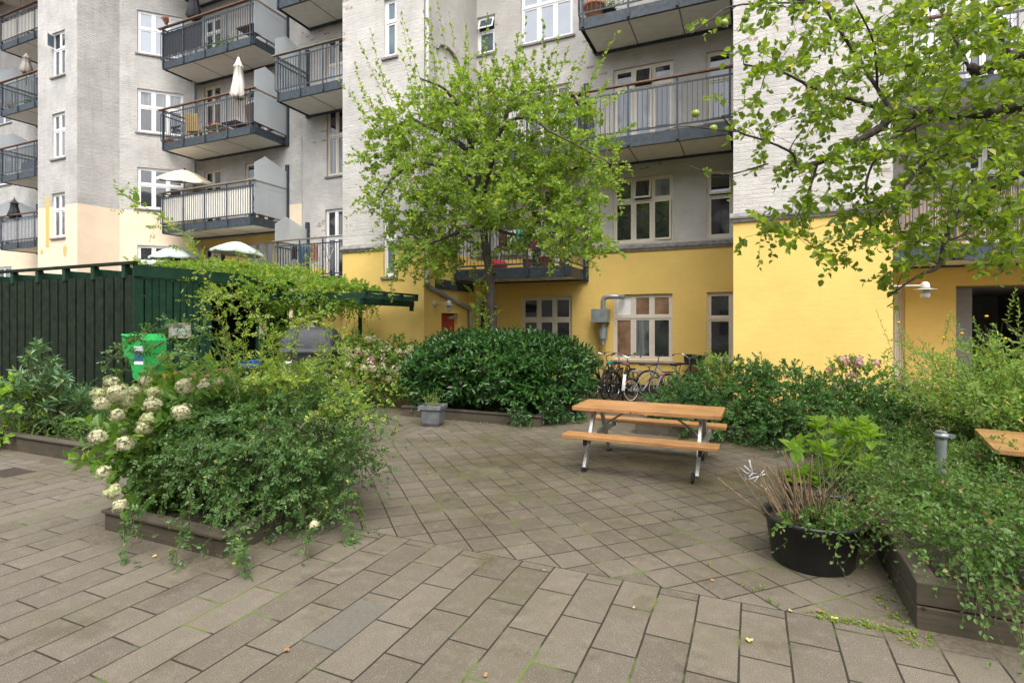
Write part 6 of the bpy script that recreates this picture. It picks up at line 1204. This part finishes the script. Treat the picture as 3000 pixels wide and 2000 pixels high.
st = np.array(sp_); n = len(st); P_.shoots('rosetop', st, nrm(UP * .5 + rv(n, .6) * np.array([1, 1, .3])), rng.uniform(.02, .055, n), 6, .019, .014, droop=.2, ang=70, stem=.0012)
for o in P_.build(e): o['kind'] = 'stuff'
# ---- potted plants on the balconies
def balcony_plant(x, y, Y, label, key='hyd', pot=True, h=.35, r=.13, pc='pot', n=40, fl=None, z=None):
    c = PY(x, y, Y)
    if z is not None: c[2] = z
    else:
        fl_ = [s_ + .287 for s_ in ((10.72, 7.87, 4.95) if x < 800 and x > 300 else (13.54, 10.7, 7.86, 4.95) if x < 300 else (8.81, 5.86, 2.94))]; c[2] = min(fl_, key=lambda q: abs(q - c[2]))
    e = empty('potted_plant', label, 'potted plant', tuple(c), 0, 'potted plants on the balconies'); b = MB(); b.lathe([(0, 0), (r * .75, 0), (r, r * 1.5), (r * 1.1, r * 1.5), (r * 1.1, r * 1.8), (r * .95, r * 1.8), (r * .9, r * 1.5), (0, r * 1.5)], 18); b.build('pot', M[pc], e)
    P_ = Plant(); st = np.stack([rng.normal(0, r * .4, n), rng.normal(0, r * .4, n), np.full(n, r * 1.6)], 1); P_.shoots(key, st, nrm(UP + rv(n, .55)), rng.uniform(.4, 1, n) * h, 9, .05, .03, droop=.3, stem=.003); 
    if fl: q = st + nrm(UP + rv(n, .5)) * (rng.uniform(.6, 1.0, n) * h)[:, None]; M.setdefault(fl[0], leafmat(fl[0], fl[1], fl[1], fl[1])); P_.leaves(fl[0], q, nrm(rv(n)), nrm(rv(n)), .05, .05)
    P_.build(e)
for a in ((655, 80, 13.0, 'yellow-green potted plant on the upper left balcony', 'vine'), (685, 55, 13.1, 'tall potted plant near the corner of the upper left balcony', 'vine'), (612, 72, 13.0, 'bushy plant at the rail of the upper left balcony', 'vine')): balcony_plant(*a, h=.75)
balcony_plant(487, 96, 12.4, 'pink flowers at the rail of the upper left balcony', 'hyd', h=.15, r=.07, z=12.18, fl=('pink_petals', (.6, .12, .25)))
balcony_plant(495, 402, 13.0, 'terracotta pot at the left end of the left middle balcony', 'hyd', n=8, h=.2, r=.17)
balcony_plant(625, 375, 13.0, 'red-leaved plant in a pot on the left middle balcony', 'hyd', h=.45, fl=('red_petals', (.5, .06, .06)))
balcony_plant(30, 305, 12.9, 'orange and yellow flowers in a dark box on a far left balcony', 'hyd', pc='zincpot', h=.3, fl=('orange_petals', (.7, .3, .08))); balcony_plant(85, 295, 12.9, 'green plant on a far left balcony', 'hyd', pc='zincpot', h=.4)
balcony_plant(1742, 50, 12.9, 'large terracotta jar on the top balcony', 'hyd', n=6, h=.2, r=.25); balcony_plant(1785, 45, 12.95, 'dark blue pot with a tall dry plant on the top balcony', 'kerria', pc='black', r=.15, h=.6)
balcony_plant(1545, 790, 12.8, 'terracotta box with a small pot on the balcony behind the apple tree', 'hyd', n=10, h=.15, r=.13); balcony_plant(1598, 790, 12.8, 'long terracotta box with a plant on the balcony behind the apple tree', 'hyd', n=18, h=.4, r=.15); balcony_plant(1655, 770, 12.8, 'green potted plant at the right end of the balcony behind the apple tree', 'hyd', h=.5, r=.14)
b = MB(); p = PY(1690, 705, 12.4); b.box(-.22, .30, -.1, .1, -.1, .12); o = b.build('rail_box', M['deck']); o.location = (p[0] + .1, 12.36, p[2] + .1); o.rotation_euler = (0, R(14), 0); tag(o, 'brown planter box hung on the railing corner right of the apple tree', 'planter')
